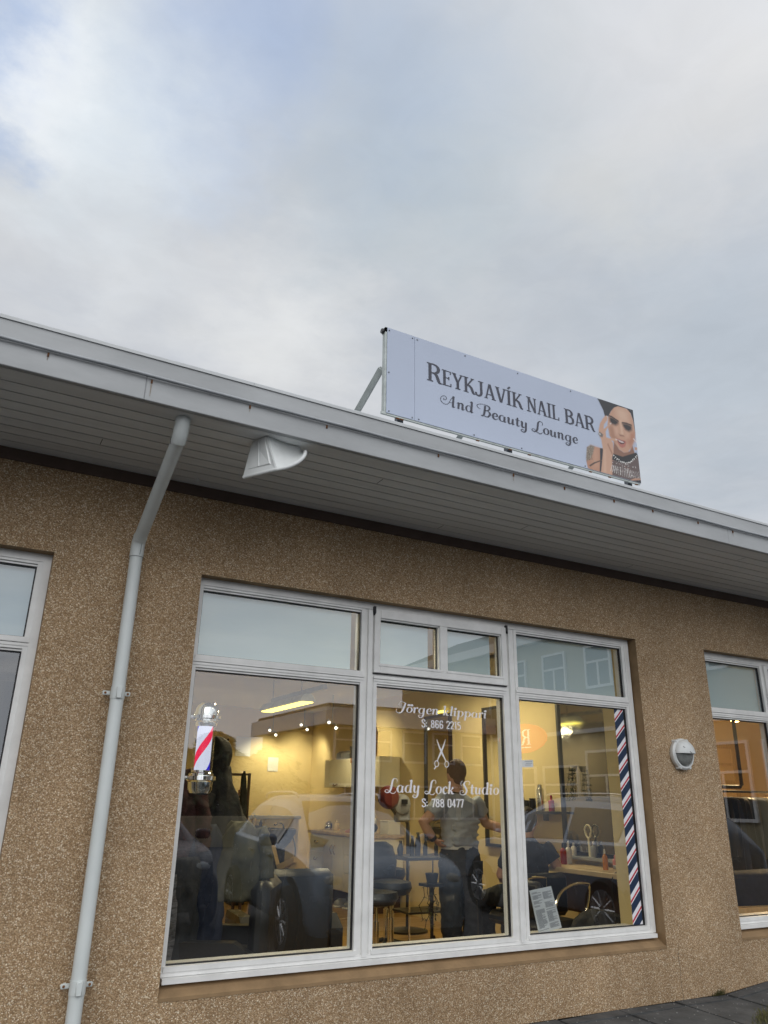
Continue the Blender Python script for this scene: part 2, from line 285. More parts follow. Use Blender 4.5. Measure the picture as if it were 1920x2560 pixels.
# ------------------------------------------------------------------ mesh helpers
class MB:
    def __init__(s): s.v = []; s.f = []; s.mi = []
    def add(s, vs, fs, mi=0):
        o = len(s.v); s.v += [Vector(v) for v in vs]; s.f += [tuple(i + o for i in f) for f in fs]; s.mi += [mi] * len(fs); return s
    def quad(s, a, b, c, d, mi=0): return s.add((a, b, c, d), ((0, 1, 2, 3),), mi)
    def box(s, x0, x1, y0, y1, z0, z1, bev=0.0, rot=0.0, piv=None, mi=0):
        if bev:
            b = min(bev, (x1 - x0) * .45, (y1 - y0) * .45, (z1 - z0) * .45)
            vs = []
            for sx in (0, 1):
                for sy in (0, 1):
                    for sz in (0, 1):
                        p = [(x1 if sx else x0), (y1 if sy else y0), (z1 if sz else z0)]
                        for a in range(3):
                            q = list(p)
                            for k, sgn in enumerate((sx, sy, sz)):
                                if k != a: q[k] += -b if sgn else b
                            vs.append(q)
            bm = bmesh.new()
            for v in vs: bm.verts.new(v)
            r = bmesh.ops.convex_hull(bm, input=bm.verts)
            bm.verts.index_update(); vv = [v.co.copy() for v in bm.verts]; ff = [[w.index for w in f.verts] for f in bm.faces]; bm.free()
        else:
            vv = [(x, y, z) for x in (x0, x1) for y in (y0, y1) for z in (z0, z1)]
            ff = [(0, 1, 3, 2), (4, 6, 7, 5), (0, 4, 5, 1), (2, 3, 7, 6), (0, 2, 6, 4), (1, 5, 7, 3)]
        if rot:
            c = Vector(piv or ((x0 + x1) / 2, (y0 + y1) / 2, 0)); m = Matrix.Rotation(rot, 3, 'Z'); vv = [m @ (Vector(v) - c) + c for v in vv]
        return s.add(vv, ff, mi)
    def tube(s, pts, r, n=12, caps=True, mi=0, flat=None):
        pts = [Vector(p) for p in pts]; rs = r if isinstance(r, (list, tuple)) else [r] * len(pts)
        vs = []; up = None
        for i, p in enumerate(pts):
            t = (pts[min(i + 1, len(pts) - 1)] - pts[max(i - 1, 0)]).normalized()
            if up is None:
                up = Vector((0, 0, 1)) if abs(t.z) < 0.9 else Vector((1, 0, 0))
            a = t.cross(up); a.normalize(); b = a.cross(t).normalized(); up = b
            ra = rs[i]; ra, rb = (ra if isinstance(ra, tuple) else (ra, ra))
            for k in range(n):
                th = 2 * PI * k / n; vs.append(p + a * math.cos(th) * ra + b * math.sin(th) * rb)
        fs = []
        for i in range(len(pts) - 1):
            for k in range(n):
                fs.append((i * n + k, i * n + (k + 1) % n, (i + 1) * n + (k + 1) % n, (i + 1) * n + k))
        if caps: fs += [tuple(range(n - 1, -1, -1)), tuple(range((len(pts) - 1) * n, len(pts) * n))]
        return s.add(vs, fs, mi)
    def lathe(s, c, prof, n=20, mi=0, axis='Z', ex=1.0):
        """prof: (radius, height) pairs"""
        vs = []; c = Vector(c)
        for r, h in prof:
            for k in range(n):
                th = 2 * PI * k / n; a, b = r * math.cos(th), r * math.sin(th) * ex
                vs.append(c + (Vector((a, b, h)) if axis == 'Z' else Vector((a, h, b)) if axis == 'Y' else Vector((h, a, b))))
        fs = []
        for i in range(len(prof) - 1):
            for k in range(n): fs.append((i * n + k, i * n + (k + 1) % n, (i + 1) * n + (k + 1) % n, (i + 1) * n + k))
        fs += [tuple(range(n - 1, -1, -1)), tuple(range((len(prof) - 1) * n, len(prof) * n))]
        return s.add(vs, fs, mi)
    def ell(s, c, rx, ry, rz, n=16, m=10, rot=None, mi=0):
        c = Vector(c); vs = []; fs = []
        for i in range(m + 1):
            ph = PI * i / m
            for k in range(n):
                th = 2 * PI * k / n; v = Vector((rx * math.sin(ph) * math.cos(th), ry * math.sin(ph) * math.sin(th), rz * math.cos(ph)))
                vs.append(c + (rot @ v if rot else v))
        for i in range(m):
            for k in range(n): fs.append((i * n + k, (i + 1) * n + k, (i + 1) * n + (k + 1) % n, i * n + (k + 1) % n))
        return s.add(vs, fs, mi)
    def loft(s, rings, n=24, fold=0.0, nf=7, mi=0, ph=0.0, caps=True):
        """rings: (cx, cy, z, rx, ry[, foldscale])"""
        vs = []; fs = []
        for j, g in enumerate(rings):
            cx, cy, z, rx, ry = g[:5]; fsx = g[5] if len(g) > 5 else 1.0
            for k in range(n):
                th = 2 * PI * k / n; q = 1 + fold * fsx * math.sin(nf * th + ph + j * 0.35) + fold * 0.5 * fsx * math.sin((nf + 4) * th + 2 * ph)
                vs.append((cx + rx * math.cos(th) * q, cy + ry * math.sin(th) * q, z))
        for j in range(len(rings) - 1):
            for k in range(n): fs.append((j * n + k, j * n + (k + 1) % n, (j + 1) * n + (k + 1) % n, (j + 1) * n + k))
        if caps: fs += [tuple(range(n - 1, -1, -1)), tuple(range((len(rings) - 1) * n, len(rings) * n))]
        return s.add(vs, fs, mi)
    def prism(s, poly, d0, d1, axis='Y', mi=0):
        """poly in the two other axes, extruded from d0 to d1 along axis"""
        n = len(poly); P = {'Y': lambda a, b, d: (a, d, b), 'X': lambda a, b, d: (d, a, b), 'Z': lambda a, b, d: (a, b, d)}[axis]
        vs = [P(a, b, d0) for a, b in poly] + [P(a, b, d1) for a, b in poly]
        fs = [tuple(range(n)), tuple(range(2 * n - 1, n - 1, -1))] + [(i, i + n, (i + 1) % n + n, (i + 1) % n) for i in range(n)]
        return s.add(vs, fs, mi)
def wl(o):
    v = Vector((0, 0, 0))
    while o is not None: v += o.location; o = o.parent
    return v
def obj(name, mb, m, parent=None, smooth=False, normals=True, split=40):
    """one mesh object; vertices are given in world metres and stored relative to the parent's base"""
    me = bpy.data.meshes.new(name); off = wl(parent) if parent else Vector((0, 0, 0))
    me.from_pydata([v - off for v in mb.v], [], mb.f)
    for k in (m if isinstance(m, (list, tuple)) else [m]): me.materials.append(MT[k])
    if isinstance(m, (list, tuple)): me.polygons.foreach_set('material_index', mb.mi)
    me.validate(); me.update()
    if normals:
        bm = bmesh.new(); bm.from_mesh(me); bmesh.ops.recalc_face_normals(bm, faces=bm.faces); bm.to_mesh(me); bm.free()
    o = bpy.data.objects.new(name, me); COL.objects.link(o)
    if parent: o.parent = parent
    if smooth:
        me.polygons.foreach_set('use_smooth', [True] * len(me.polygons))
        me.set_sharp_from_angle(angle=R(split))
    return o
def tag(o, label, cat, group=None):
    o['label'] = label; o['category'] = cat
    if group: o['group'] = group
    return o
def thing(name, label, cat, loc=(0, 0, 0), group=None):
    o = bpy.data.objects.new(name, None); o.empty_display_size = 0.1; COL.objects.link(o); o.location = loc
    return tag(o, label, cat, group)
def solo(name, mb, m, label, cat, group=None, smooth=False):
    """a thing made of one mesh, origin at the middle of its base"""
    xs = [v.x for v in mb.v]; ys = [v.y for v in mb.v]; zs = [v.z for v in mb.v]
    b = Vector(((min(xs) + max(xs)) / 2, (min(ys) + max(ys)) / 2, min(zs))); mb.v = [v - b for v in mb.v]
    o = obj(name, mb, m, None, smooth); o.location = b; return tag(o, label, cat, group)
def struct(name, mb, m, smooth=False):
    o = obj(name, mb, m, None, smooth); o['kind'] = 'structure'; return o
def dup(root, loc, label=None):
    r = root.copy(); COL.objects.link(r); r.location = loc
    if label: r['label'] = label
    for ch in list(root.children):
        c = ch.copy(); COL.objects.link(c); c.parent = r
        for g in ch.children:
            d = g.copy(); COL.objects.link(d); d.parent = c
    return r
def remesh(name, mb, m, parent, vox=0.01, it=4):
    """fuse overlapping closed shapes into one continuous skin"""
    me = bpy.data.meshes.new('t'); me.from_pydata(mb.v, [], mb.f)
    bm = bmesh.new(); bm.from_mesh(me); bmesh.ops.recalc_face_normals(bm, faces=bm.faces); bm.to_mesh(me); bm.free()
    t = bpy.data.objects.new('t', me); COL.objects.link(t)
    md = t.modifiers.new('r', 'REMESH'); md.mode = 'VOXEL'; md.voxel_size = vox
    sm = t.modifiers.new('s', 'SMOOTH'); sm.iterations = it; sm.factor = 0.5
    dg = bpy.context.evaluated_depsgraph_get(); ev = t.evaluated_get(dg); m2 = bpy.data.meshes.new_from_object(ev)
    out = MB(); out.v = [v.co.copy() for v in m2.vertices]; out.f = [tuple(p.vertices) for p in m2.polygons]; out.mi = [0] * len(out.f)
    bpy.data.objects.remove(t); bpy.data.meshes.remove(me); bpy.data.meshes.remove(m2)
    return obj(name, out, m, parent, smooth=True, split=180)
def wrinkle(o, amp, fx, fy, fz, seed=0.0):
    """press cloth folds into a mesh along its normals"""
    me = o.data; nn = [v.normal.copy() for v in me.vertices]
    for v, n in zip(me.vertices, nn):
        p = Vector((v.co.x * fx + seed, v.co.y * fy, v.co.z * fz)); a = noise.noise(p); b = noise.noise(p * 2.3 + Vector((9, 4, 1)))
        v.co += n * amp * ((1 - abs(a)) ** 3 - .2 + .5 * b)
    me.update(); return o
def spline(pts, k=6):
    """Catmull-Rom through tuples of any length"""
    P = [pts[0]] + list(pts) + [pts[-1]]; out = []
    for i in range(1, len(P) - 2):
        for j in range(k):
            t = j / k; r = []
            for a, b, c, d in zip(P[i - 1], P[i], P[i + 1], P[i + 2]):
                r.append(0.5 * (2 * b + (c - a) * t + (2 * a - 5 * b + 4 * c - d) * t * t + (3 * b - a - 3 * c + d) * t ** 3))
            out.append(tuple(r))
    out.append(tuple(pts[-1])); return out

# ------------------------------------------------------------------ lettering (stroke glyphs, x to the right, y up)
T, H = 0.225, 0.06
def arc(cx, cy, rx, ry, a0, a1, thick=T, thin=H, n=22):
    o = []
    for i in range(n + 1):
        a = R(a0 + (a1 - a0) * i / n); o.append((cx + rx * math.cos(a), cy + ry * math.sin(a), thin + (thick - thin) * abs(math.cos(a)) ** 1.4))
    return o
def stem(x, y0, y1, exit=True, entry=True):
    s = []
    if entry: s += [(x - .2, y1 - .2, H), (x - .08, y1 - .04, .12)]
    s += [(x, y1 - .1, T), (x, (y0 + y1) / 2, T), (x, y0 + .16, T)]
    s += [(x + .05, y0 + .03, .15), (x + .22, y0 + .12, H)] if exit else [(x, y0, T)]
    return spline(s)
def sp(*p): return spline(list(p), 7)
SCRIPT = {
 'n': (.98, [stem(.14, 0, 1, False), sp((.14, .5, H), (.3, .93, .09), (.5, .98, .17), (.6, .76, T), (.6, .16, T), (.66, .02, .14), (.84, .14, H))]),
 'r': (.68, [stem(.14, 0, 1, False), sp((.14, .5, H), (.28, .88, .1), (.45, 1.0, .2), (.5, .78, .16))]),
 'u': (.98, [sp((-.04, .82, H), (.06, .98, .12), (.14, .85, T), (.14, .25, T), (.26, .02, .16), (.44, .1, H), (.58, .45, H)), stem(.62, 0, 1, True, False)]),
 'o': (.88, [arc(.38, .5, .3, .5, 90, 450)]),
 'a': (1.0, [arc(.36, .5, .3, .5, 60, 400), stem(.66, 0, 1.0, True, False)]),
 'd': (1.02, [arc(.36, .5, .3, .5, 60, 400), stem(.68, 0, 1.75)]),
 'e': (.8, [sp((.1, .5, H), (.4, .52, H), (.6, .62, .16), (.52, .92, .14), (.34, 1.0, .1), (.13, .75, .22), (.1, .45, T), (.2, .12, .2), (.42, .0, .1), (.68, .22, H))]),
 'c': (.74, [sp((.56, .72, .22), (.5, .95, .12), (.34, 1.0, .1), (.13, .75, .22), (.1, .45, T), (.2, .12, .2), (.4, .0, .1), (.64, .2, H))]),
 'g': (.98, [arc(.36, .5, .3, .5, 60, 400), sp((.66, 1.0, T), (.66, .4, T), (.66, -.3, T), (.5, -.68, .16), (.2, -.66, .1), (.08, -.45, .08), (.25, -.3, H), (.45, -.42, H))]),
 'y': (.95, [sp((-.04, .82, H), (.06, .98, .12), (.14, .85, T), (.14, .3, T), (.26, .05, .16), (.44, .12, H), (.58, .45, H)), sp((.62, 1.0, T), (.62, .4, T), (.62, -.3, T), (.46, -.68, .16), (.16, -.66, .1), (.04, -.45, .08), (.2, -.3, H), (.4, -.42, H))]),
 't': (.62, [sp((.2, 1.4, .1), (.2, 1.2, T), (.2, .25, T), (.3, .02, .15), (.52, .16, H)), [(-.05, .98, .09), (.48, .98, .09)]]),
 'i': (.52, [stem(.16, 0, 1), arc(.16, 1.36, .09, .1, 0, 360, .2, .2)]),
 'l': (.5, [stem(.16, 0, 1.75)]),
 'k': (.92, [stem(.14, 0, 1.75, False), sp((.18, .48, H), (.4, .6, .08), (.58, .82, .2), (.5, .98, .12)), sp((.24, .52, .08), (.42, .4, .2), (.52, .15, .24), (.64, .0, .12), (.82, .12, H))]),
 'p': (.98, [sp((-.06, .8, H), (.05, .97, .12), (.14, .85, T), (.14, -.7, T)), arc(.44, .5, .3, .5, 140, -180)]),
 'A': (1.5, [sp((1.0, 1.75, T), (1.0, .9, T), (1.0, .15, T), (1.08, .0, .14), (1.25, .14, H)), sp((1.0, 1.75, .12), (.72, 1.15, H), (.45, .35, H), (.05, .12, H), (-.38, .45, H), (-.42, 1.05, H), (-.1, 1.4, H), (.2, 1.2, H), (.12, .85, H), (-.12, .8, H), (-.1, 1.0, .09)), [(.5, .62, H), (1.0, .62, H)]]),
 'B': (1.45, [sp((.62, 1.75, .2), (.6, 1.2, T), (.55, .4, T), (.42, .02, .18), (.2, .02, .1)), sp((.1, 1.0, H), (-.2, 1.15, H), (-.3, 1.5, H), (.05, 1.8, H), (.6, 1.9, H), (1.05, 1.75, .14), (1.12, 1.4, .2), (.9, 1.05, .1), (.62, .98, H)), sp((.62, .98, H), (1.0, .95, .1), (1.22, .62, .25), (1.05, .12, .18), (.75, .0, .1), (.55, .1, H))]),
 'L': (1.2, [sp((1.1, 1.35, H), (1.08, 1.75, H), (.8, 1.92, .09), (.56, 1.65, .2), (.5, 1.0, T), (.44, .4, T), (.3, .04, .18), (.0, -.08, .1), (-.22, .12, .08), (-.08, .34, H), (.2, .2, H), (.55, -.12, .09), (.9, -.15, .09), (1.08, .12, H))]),
 'J': (1.25, [sp((.3, 1.1, H), (.15, 1.45, H), (.35, 1.85, H), (.7, 1.8, .1), (1.05, 1.62, .1)), sp((.98, 1.62, .2), (.88, 1.0, T), (.78, .3, T), (.6, -.08, .18), (.25, -.18, .1), (.0, .1, H), (.05, .5, H)), [(.62, .95, .08), (1.08, .95, .08)]]),
 'S': (1.35, [sp((1.05, 1.3, .08), (1.2, 1.6, .08), (.95, 1.9, H), (.55, 1.75, .12), (.42, 1.4, .24), (.62, 1.0, T), (.85, .5, T), (.7, .0, .18), (.3, -.15, .09), (.0, .1, H), (.05, .45, H), (.35, .5, H), (.42, .25, H), (.25, .18, .08)), sp((.2, 1.1, H), (.0, 1.4, H), (.05, 1.75, H), (.2, 1.9, H))]),
 ' ': (.45, []),
}
SCRIPT['ö'] = (.88, SCRIPT['o'][1] + [arc(.2, 1.36, .09, .1, 0, 360, .2, .2), arc(.58, 1.36, .09, .1, 0, 360, .2, .2)])
W, w = .112, .048
def vs_(x, y0=0, y1=1, ww=W, s0=True, s1=True, d=.085):
    o = [[(x, y0, ww), (x, y1, ww)]]
    if s0: o.append([(x - d - .03, y0 + w / 2, w), (x + d + .03, y0 + w / 2, w)])
    if s1: o.append([(x - d - .03, y1 - w / 2, w), (x + d + .03, y1 - w / 2, w)])
    return o
def ln(*p, ww=W): return [(a, b, ww) for a, b in p]
def se(x, y, d=.1): return [(x - d, y, w), (x + d, y, w)]
CAPS = {
 'R': (.56, vs_(.12) + [sp((.12, .97, w), (.3, .97, .08), (.42, .85, W), (.42, .64, W), (.3, .5, .08), (.12, .48, w)), sp((.26, .5, .09), (.36, .4, W), (.42, .18, W), (.47, .03, .09), (.55, .02, w))]),
 'E': (.46, vs_(.12) + [ln((.1, .97), (.4, .97), ww=w), ln((.1, .03), (.42, .03), ww=w), ln((.1, .52), (.32, .52), ww=w), ln((.385, 1.0), (.385, .8), ww=w), ln((.4, 0), (.4, .2), ww=w), ln((.31, .62), (.31, .42), ww=w)]),
 'Y': (.5, [ln((.08, .97), (.24, .45)), ln((.42, .97), (.26, .45), ww=.07), se(.08, .97), se(.42, .97, .08)] + vs_(.25, 0, .5, W, True, False)),
 'K': (.54, vs_(.12) + [ln((.16, .42), (.42, .96), ww=.07), se(.42, .97, .08), sp((.2, .52, .1), (.34, .4, W), (.42, .15, W), (.46, .03, .09), (.54, .02, w))]),
 'J': (.42, [sp((.28, .97, W), (.28, .5, W), (.28, .2, W), (.2, .03, .1), (.06, .04, .09), (.03, .2, .09)), se(.27, .97, .12)]),
 'A': (.54, [ln((.08, .02), (.24, .99), ww=.07), ln((.26, .99), (.44, .02)), ln((.12, .3), (.4, .3), ww=w), se(.08, .03, .08), se(.44, .03, .1)]),
 'V': (.5, [ln((.07, .97), (.24, .02)), ln((.43, .97), (.26, .02), ww=.07), se(.08, .97), se(.43, .97, .08)]),
 'I': (.27, vs_(.13)),
 'N': (.56, vs_(.1, 0, 1, .07) + [ln((.1, .98), (.44, .02)), ln((.44, .02), (.44, .97), ww=.07), se(.44, .97, .09)]),
 'L': (.42, vs_(.12) + [ln((.1, .03), (.4, .03), ww=w), ln((.38, 0), (.38, .22), ww=w)]),
 'B': (.54, vs_(.12) + [sp((.12, .97, w), (.28, .97, .08), (.39, .86, W), (.39, .68, W), (.28, .55, .08), (.12, .53, w)), sp((.12, .53, w), (.3, .53, .08), (.43, .4, W), (.43, .16, W), (.3, .03, .08), (.12, .03, w))]),
 ' ': (.3, []),
}
CAPS['Í'] = (.27, vs_(.13) + [ln((.1, 1.1), (.2, 1.26), ww=.09)])
q = .125
DIG = {
 'S': (.46, [sp((.36, .74, q), (.34, .92, q), (.2, .96, q), (.07, .88, q), (.08, .68, q), (.22, .54, q), (.36, .4, q), (.36, .14, q), (.21, .04, q), (.07, .1, q), (.06, .26, q))]),
 ':': (.3, [ln((.1, .12), (.1, .24), ww=.12), ln((.1, .52), (.1, .64), ww=.12)]),
 '8': (.5, [arc(.22, .74, .14, .2, 90, 450, q, q), arc(.22, .28, .155, .24, 90, 450, q, q)]),
 '6': (.5, [sp((.36, .74, q), (.34, .92, q), (.21, .96, q), (.08, .86, q), (.07, .5, q), (.07, .18, q), (.2, .04, q), (.35, .14, q), (.36, .4, q), (.22, .54, q), (.08, .42, q))]),
 '2': (.48, [sp((.07, .72, q), (.08, .9, q), (.22, .96, q), (.36, .86, q), (.35, .62, q), (.2, .35, q), (.07, .06, q)), ln((.03, .06), (.4, .06), ww=q)]),
 '1': (.34, [ln((.18, 0), (.18, 1), ww=q), ln((.04, .86), (.18, .97), ww=.09)]),
 '5': (.48, [ln((.37, .95), (.09, .95), ww=q), ln((.1, .95), (.09, .56), ww=q), sp((.09, .56, q), (.22, .62, q), (.36, .5, q), (.36, .16, q), (.2, .04, q), (.06, .12, q))]),
 '7': (.44, [ln((.02, .95), (.4, .95), ww=q), ln((.36, .95), (.16, 0), ww=q), ln((.05, 1), (.05, .8), ww=.07)]),
 '0': (.5, [sp((.22, .96, q), (.08, .86, q), (.07, .5, q), (.08, .14, q), (.22, .04, q), (.36, .14, q), (.37, .5, q), (.36, .86, q), (.22, .96, q))]),
 '4': (.48, [ln((.3, 0), (.3, 1), ww=q), ln((.28, .98), (.05, .3), ww=.1), ln((.02, .27), (.42, .27), ww=.1)]),
 ' ': (.3, []),
}
def letters(mb, text, font, x0, x1, z, size, y, slant=0.0, dy=-1, caps_big=None):
    """lay a line of text on the plane y, from x0 to x1, baseline z, unit height `size`"""
    adv = sum(font[c][0] * (caps_big if (caps_big and i in (0,)) else 1) for i, c in enumerate(text)) * size
    k = (x1 - x0) / adv; x = x0; step = 0
    for i, ch in enumerate(text):
        a, strokes = font[ch]; sz = size * (caps_big if (caps_big and i == 0) else 1)
        for st in strokes:
            step += 1; n = len(st); vs = []
            for j, (px, py, pw) in enumerate(st):
                p0 = st[max(j - 1, 0)]; p1 = st[min(j + 1, n - 1)]
                tx, ty = p1[0] - p0[0], p1[1] - p0[1]; l = math.hypot(tx, ty) or 1; nx, ny = -ty / l, tx / l
                for sgn in (1, -1):
                    ux, uy = px + nx * pw / 2 * sgn, py + ny * pw / 2 * sgn
                    ux += slant * uy
                    vs.append((x + ux * sz * k, y + dy * (0.0004 * (step % 3) + j * 0.00002), z + uy * sz))
            mb.add(vs, [(2 * j, 2 * j + 1, 2 * j + 3, 2 * j + 2) for j in range(n - 1)])
        x += a * sz * k
    return mb

# ------------------------------------------------------------------ ground
def gz(x, y):
    k = max(0, 1 + y / 2.3); g = 0.383 + k * (0.085 * max(0, min(x, 14) - 5.02) - 0.02 * max(0, 3.0 - max(x, -6)))
    return g - 0.03 * min(max(-y, 0), 6)
def ground():
    mb = MB(); xs = [-80, -30, -10, -4, 0, 2, 4, 4.6, 5, 5.2, 5.5, 6, 8, 11, 14, 20, 40, 120]; ys = [-120, -60, -30, -15, -8, -6, -4, -2.25]
    for i in range(len(xs)):
        for j in range(len(ys)): mb.v.append(Vector((xs[i], ys[j], gz(xs[i], ys[j]) - 0.10)))
    n = len(ys)
    for i in range(len(xs) - 1):
        for j in range(n - 1): mb.f.append((i * n + j, (i + 1) * n + j, (i + 1) * n + j + 1, i * n + j + 1)); mb.mi.append(0)
    struct('road', mb, 'asph')
    mb = MB(); jn = MB(); r = random.Random(3)
    x = -8.0
    while x < 14.9:
        x1 = x + 0.5
        for y0 in (-2.1, -1.6, -1.1, -0.6, -0.12):
            y1 = y0 + 0.488 if y0 < -0.2 else 0.118; dz = r.uniform(-0.005, 0.005)
            a, b = x + 0.006, x1 - 0.006
            if y0 < -0.2: y1 = y0 + 0.488
            else: y0, y1 = -0.1, 0.0
            mb.add([(a, y0, gz(a, y0) + dz), (b, y0, gz(b, y0) - dz), (b, y1, gz(b, y1) - dz), (a, y1, gz(a, y1) + dz)], [(0, 1, 2, 3)])
            for (p, q_) in (((a, y0), (b, y0)), ((b, y0), (b, y1)), ((b, y1), (a, y1)), ((a, y1), (a, y0))):
                mb.add([(p[0], p[1], gz(*p) - .03), (q_[0], q_[1], gz(*q_) - .03), (q_[0], q_[1], gz(*q_) + .003), (p[0], p[1], gz(*p) + .003)], [(0, 1, 2, 3)])
        jn.add([(x, -2.1, gz(x, -2.1) - .014), (x1, -2.1, gz(x1, -2.1) - .014), (x1, 0, gz(x1, 0) - .014), (x, 0, gz(x, 0) - .014)], [(0, 1, 2, 3)])
        x = x1
    struct('pavement', mb, 'pave'); struct('pavement_bed', jn, 'joint')
    mb = MB(); x = -8.0
    while x < 15:
        x1 = x + 1.0
        vs = [(a, y, gz(a, y) + dz) for a in (x + .004, x1 - .004) for y in (-2.26, -2.105) for dz in (-.12, .006)]
        mb.add(vs, [(0, 1, 3, 2), (4, 6, 7, 5), (0, 4, 5, 1), (2, 3, 7, 6), (1, 5, 7, 3)]); x = x1
    struct('kerb', mb, 'kerb')
    # grass growing in the paving at the right
    r = random.Random(5); mb = MB()
    for i in range(420):
        x = r.gauss(4.74, .09); y = -.50 + r.gauss(0, .035) + (x - 4.74) * .55; h = r.uniform(.008, .034); a = r.uniform(0, 2 * PI); lx, ly = math.cos(a) * h * .6, math.sin(a) * h * .6; z = gz(x, y)
        mb.add([(x - .003, y, z - .005), (x + .003, y + .002, z - .005), (x + lx * .5 + .002, y + ly * .5, z + h * .7), (x + lx, y + ly, z + h)], [(0, 1, 2), (0, 2, 3)])
    o = obj('grass', mb, 'grass', normals=False); o['kind'] = 'stuff'; tag(o, 'yellow green grass tuft in the paving at lower right', 'grass')
    mb = MB()
    for i in range(70):
        x = r.gauss(4.92, .03); h = r.uniform(.015, .05); z = gz(x, 0); a = r.uniform(-.03, .03)
        mb.add([(x, -.01, z), (x + .006, -.012, z), (x + a + .004, -.018 - r.random() * .02, z + h)], [(0, 1, 2)])
    solo('weed', mb, 'grass', 'small dry weed at the foot of the pebbledash wall', 'weed')
    mb = MB()
    for i in range(160):
        x = r.uniform(3.2, 6.2); y = -abs(r.gauss(0, .28)) - .01; s_ = r.uniform(.002, .006); z = gz(x, y); mb.ell((x, y, z + s_ * .4), s_, s_ * r.uniform(.6, 1), s_ * .6, 6, 4)
    o = obj('grit', mb, 'kerb'); o['kind'] = 'stuff'; tag(o, 'pale grit scattered on the paving along the wall foot', 'grit')
ground()

# ------------------------------------------------------------------ the shop building
ZT, ZB = 2.776, 0.703
OPEN = [(-3.2, 0.320), (1.099, 4.486), (5.252, 8.7)]
BLD = thing('shop_building', 'low brown pebbledash shop with white framed windows and wide grey eaves', 'shop', (2.8, 0, 0.3))
def building():
    mb = MB(); xs = [-9] + [v for o in OPEN for v in o] + [15]; zs = [-.4, ZB, ZT, 3.235]
    for i in range(len(xs) - 1):
        for j in range(3):
            if j == 1 and i % 2 == 1: continue
            mb.quad((xs[i], 0, zs[j]), (xs[i + 1], 0, zs[j]), (xs[i + 1], 0, zs[j + 1]), (xs[i], 0, zs[j + 1]))
    mb.quad((-9, 0, -.4), (-9, 9, -.4), (-9, 9, 3.235), (-9, 0, 3.235)); mb.quad((15, 0, -.4), (15, 9, -.4), (15, 9, 3.235), (15, 0, 3.235))
    obj('wall', mb, 'pebble', BLD, normals=False)
    mb = MB()
    for a, b in OPEN:
        for x in (a, b): mb.quad((x, 0, ZB), (x, .3, ZB + .06), (x, .3, ZT), (x, 0, ZT))
        mb.quad((a, 0, ZT), (b, 0, ZT), (b, .3, ZT), (a, .3, ZT))
        mb.quad((a, 0, ZB), (b, 0, ZB), (b, .10, ZB + .055), (a, .10, ZB + .055))
    obj('window_reveal', mb, 'render', BLD, normals=False)
    for a, b in OPEN:   # thin smooth render line below each sill
        obj('sill_edge', MB().quad((a, -.003, ZB - .012), (b, -.003, ZB - .012), (b, -.003, ZB + .004), (a, -.003, ZB + .004)), 'render', BLD, normals=False)
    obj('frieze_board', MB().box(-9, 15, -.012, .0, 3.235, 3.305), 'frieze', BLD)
    # soffit boards with grooves
    mb = MB(); ys = [0.0]; y = -.0
    while y > -.83: y -= .0945; ys.append(y)
    ys[-1] = -.87
    g = .009
    segs = [(-9, .7), (.7, 2.76), (2.76, 5.6), (5.6, 15)]
    for k in range(len(ys) - 1):
        mb.quad((-9, ys[k] - g * .5, 3.3), (15, ys[k] - g * .5, 3.3), (15, ys[k + 1] + g * .5, 3.3), (-9, ys[k + 1] + g * .5, 3.3))
        for yy in (ys[k] - g * .5, ys[k + 1] + g * .5): mb.quad((-9, yy, 3.3), (15, yy, 3.3), (15, yy, 3.31), (-9, yy, 3.31))
    obj('soffit', mb, 'soffit', BLD, normals=False)
    for x, k in ((.42, 3), (1.9, 6), (2.62, 1), (3.1, 4), (4.35, 1), (4.9, 7), (-.3, 5), (5.9, 3)): obj('board_joint', MB().quad((x, ys[k] - .01, 3.2992), (x + .004, ys[k] - .01, 3.2992), (x + .004, ys[k + 1] + .01, 3.2992), (x, ys[k + 1] + .01, 3.2992)), 'groove', BLD, normals=False)
    obj('soffit_backing', MB().box(-9, 15, -.872, 0, 3.309, 3.33), 'groove', BLD)
    # fascia in two boards, the upper one proud
    mb = MB()
    for a, b in ((-9, .5108), (.5114, 4.5258), (4.5264, 15)): mb.box(a, b, -.9, -.872, 3.297, 3.418, .003)
    obj('lower_fascia', mb, 'fascia', BLD)
    mb = MB(); mb.box(-9, 15, -.905, -.873, 3.424, 3.518, .004)
    obj('upper_fascia', mb, 'fascia', BLD)
    mb = MB()
    for a, b in ((-9, 1.02), (1.0215, 3.3), (3.3015, 6.1), (6.1015, 15)): mb.prism([(-.9115, 3.514), (-.9065, 3.5135), (-.9065, 3.520), (-.86, 3.520), (-.2, 3.538), (-.2, 3.542), (-.905, 3.536), (-.9105, 3.530)], a, b, 'X')
    obj('flashing', mb, 'flash', BLD)
    obj('roof', MB().box(-9, 15, -.7, 9, 3.40, 3.524), 'roof', BLD)
    # interior shells
    zf, zc = .25, 2.98
    mb = MB(); mb.quad((.6, .3, zf), (5.5, .3, zf), (5.5, 8.3, zf), (.6, 8.3, zf)); obj('salon_floor', mb, 'wood', BLD, normals=False)
    mb = MB(); mb.quad((.6, .3, zc), (5.5, .3, zc), (5.5, 8.3, zc), (.6, 8.3, zc)); obj('salon_ceiling', mb, 'ceil', BLD, normals=False)
    mb = MB(); mb.quad((.6, 8.3, zf), (5.5, 8.3, zf), (5.5, 8.3, zc), (.6, 8.3, zc)); mb.quad((5.5, .3, zf), (5.5, 8.3, zf), (5.5, 8.3, zc), (5.5, .3, zc))
    # room side of the front wall
    ins = [.6, 1.05, 4.54, 5.5]
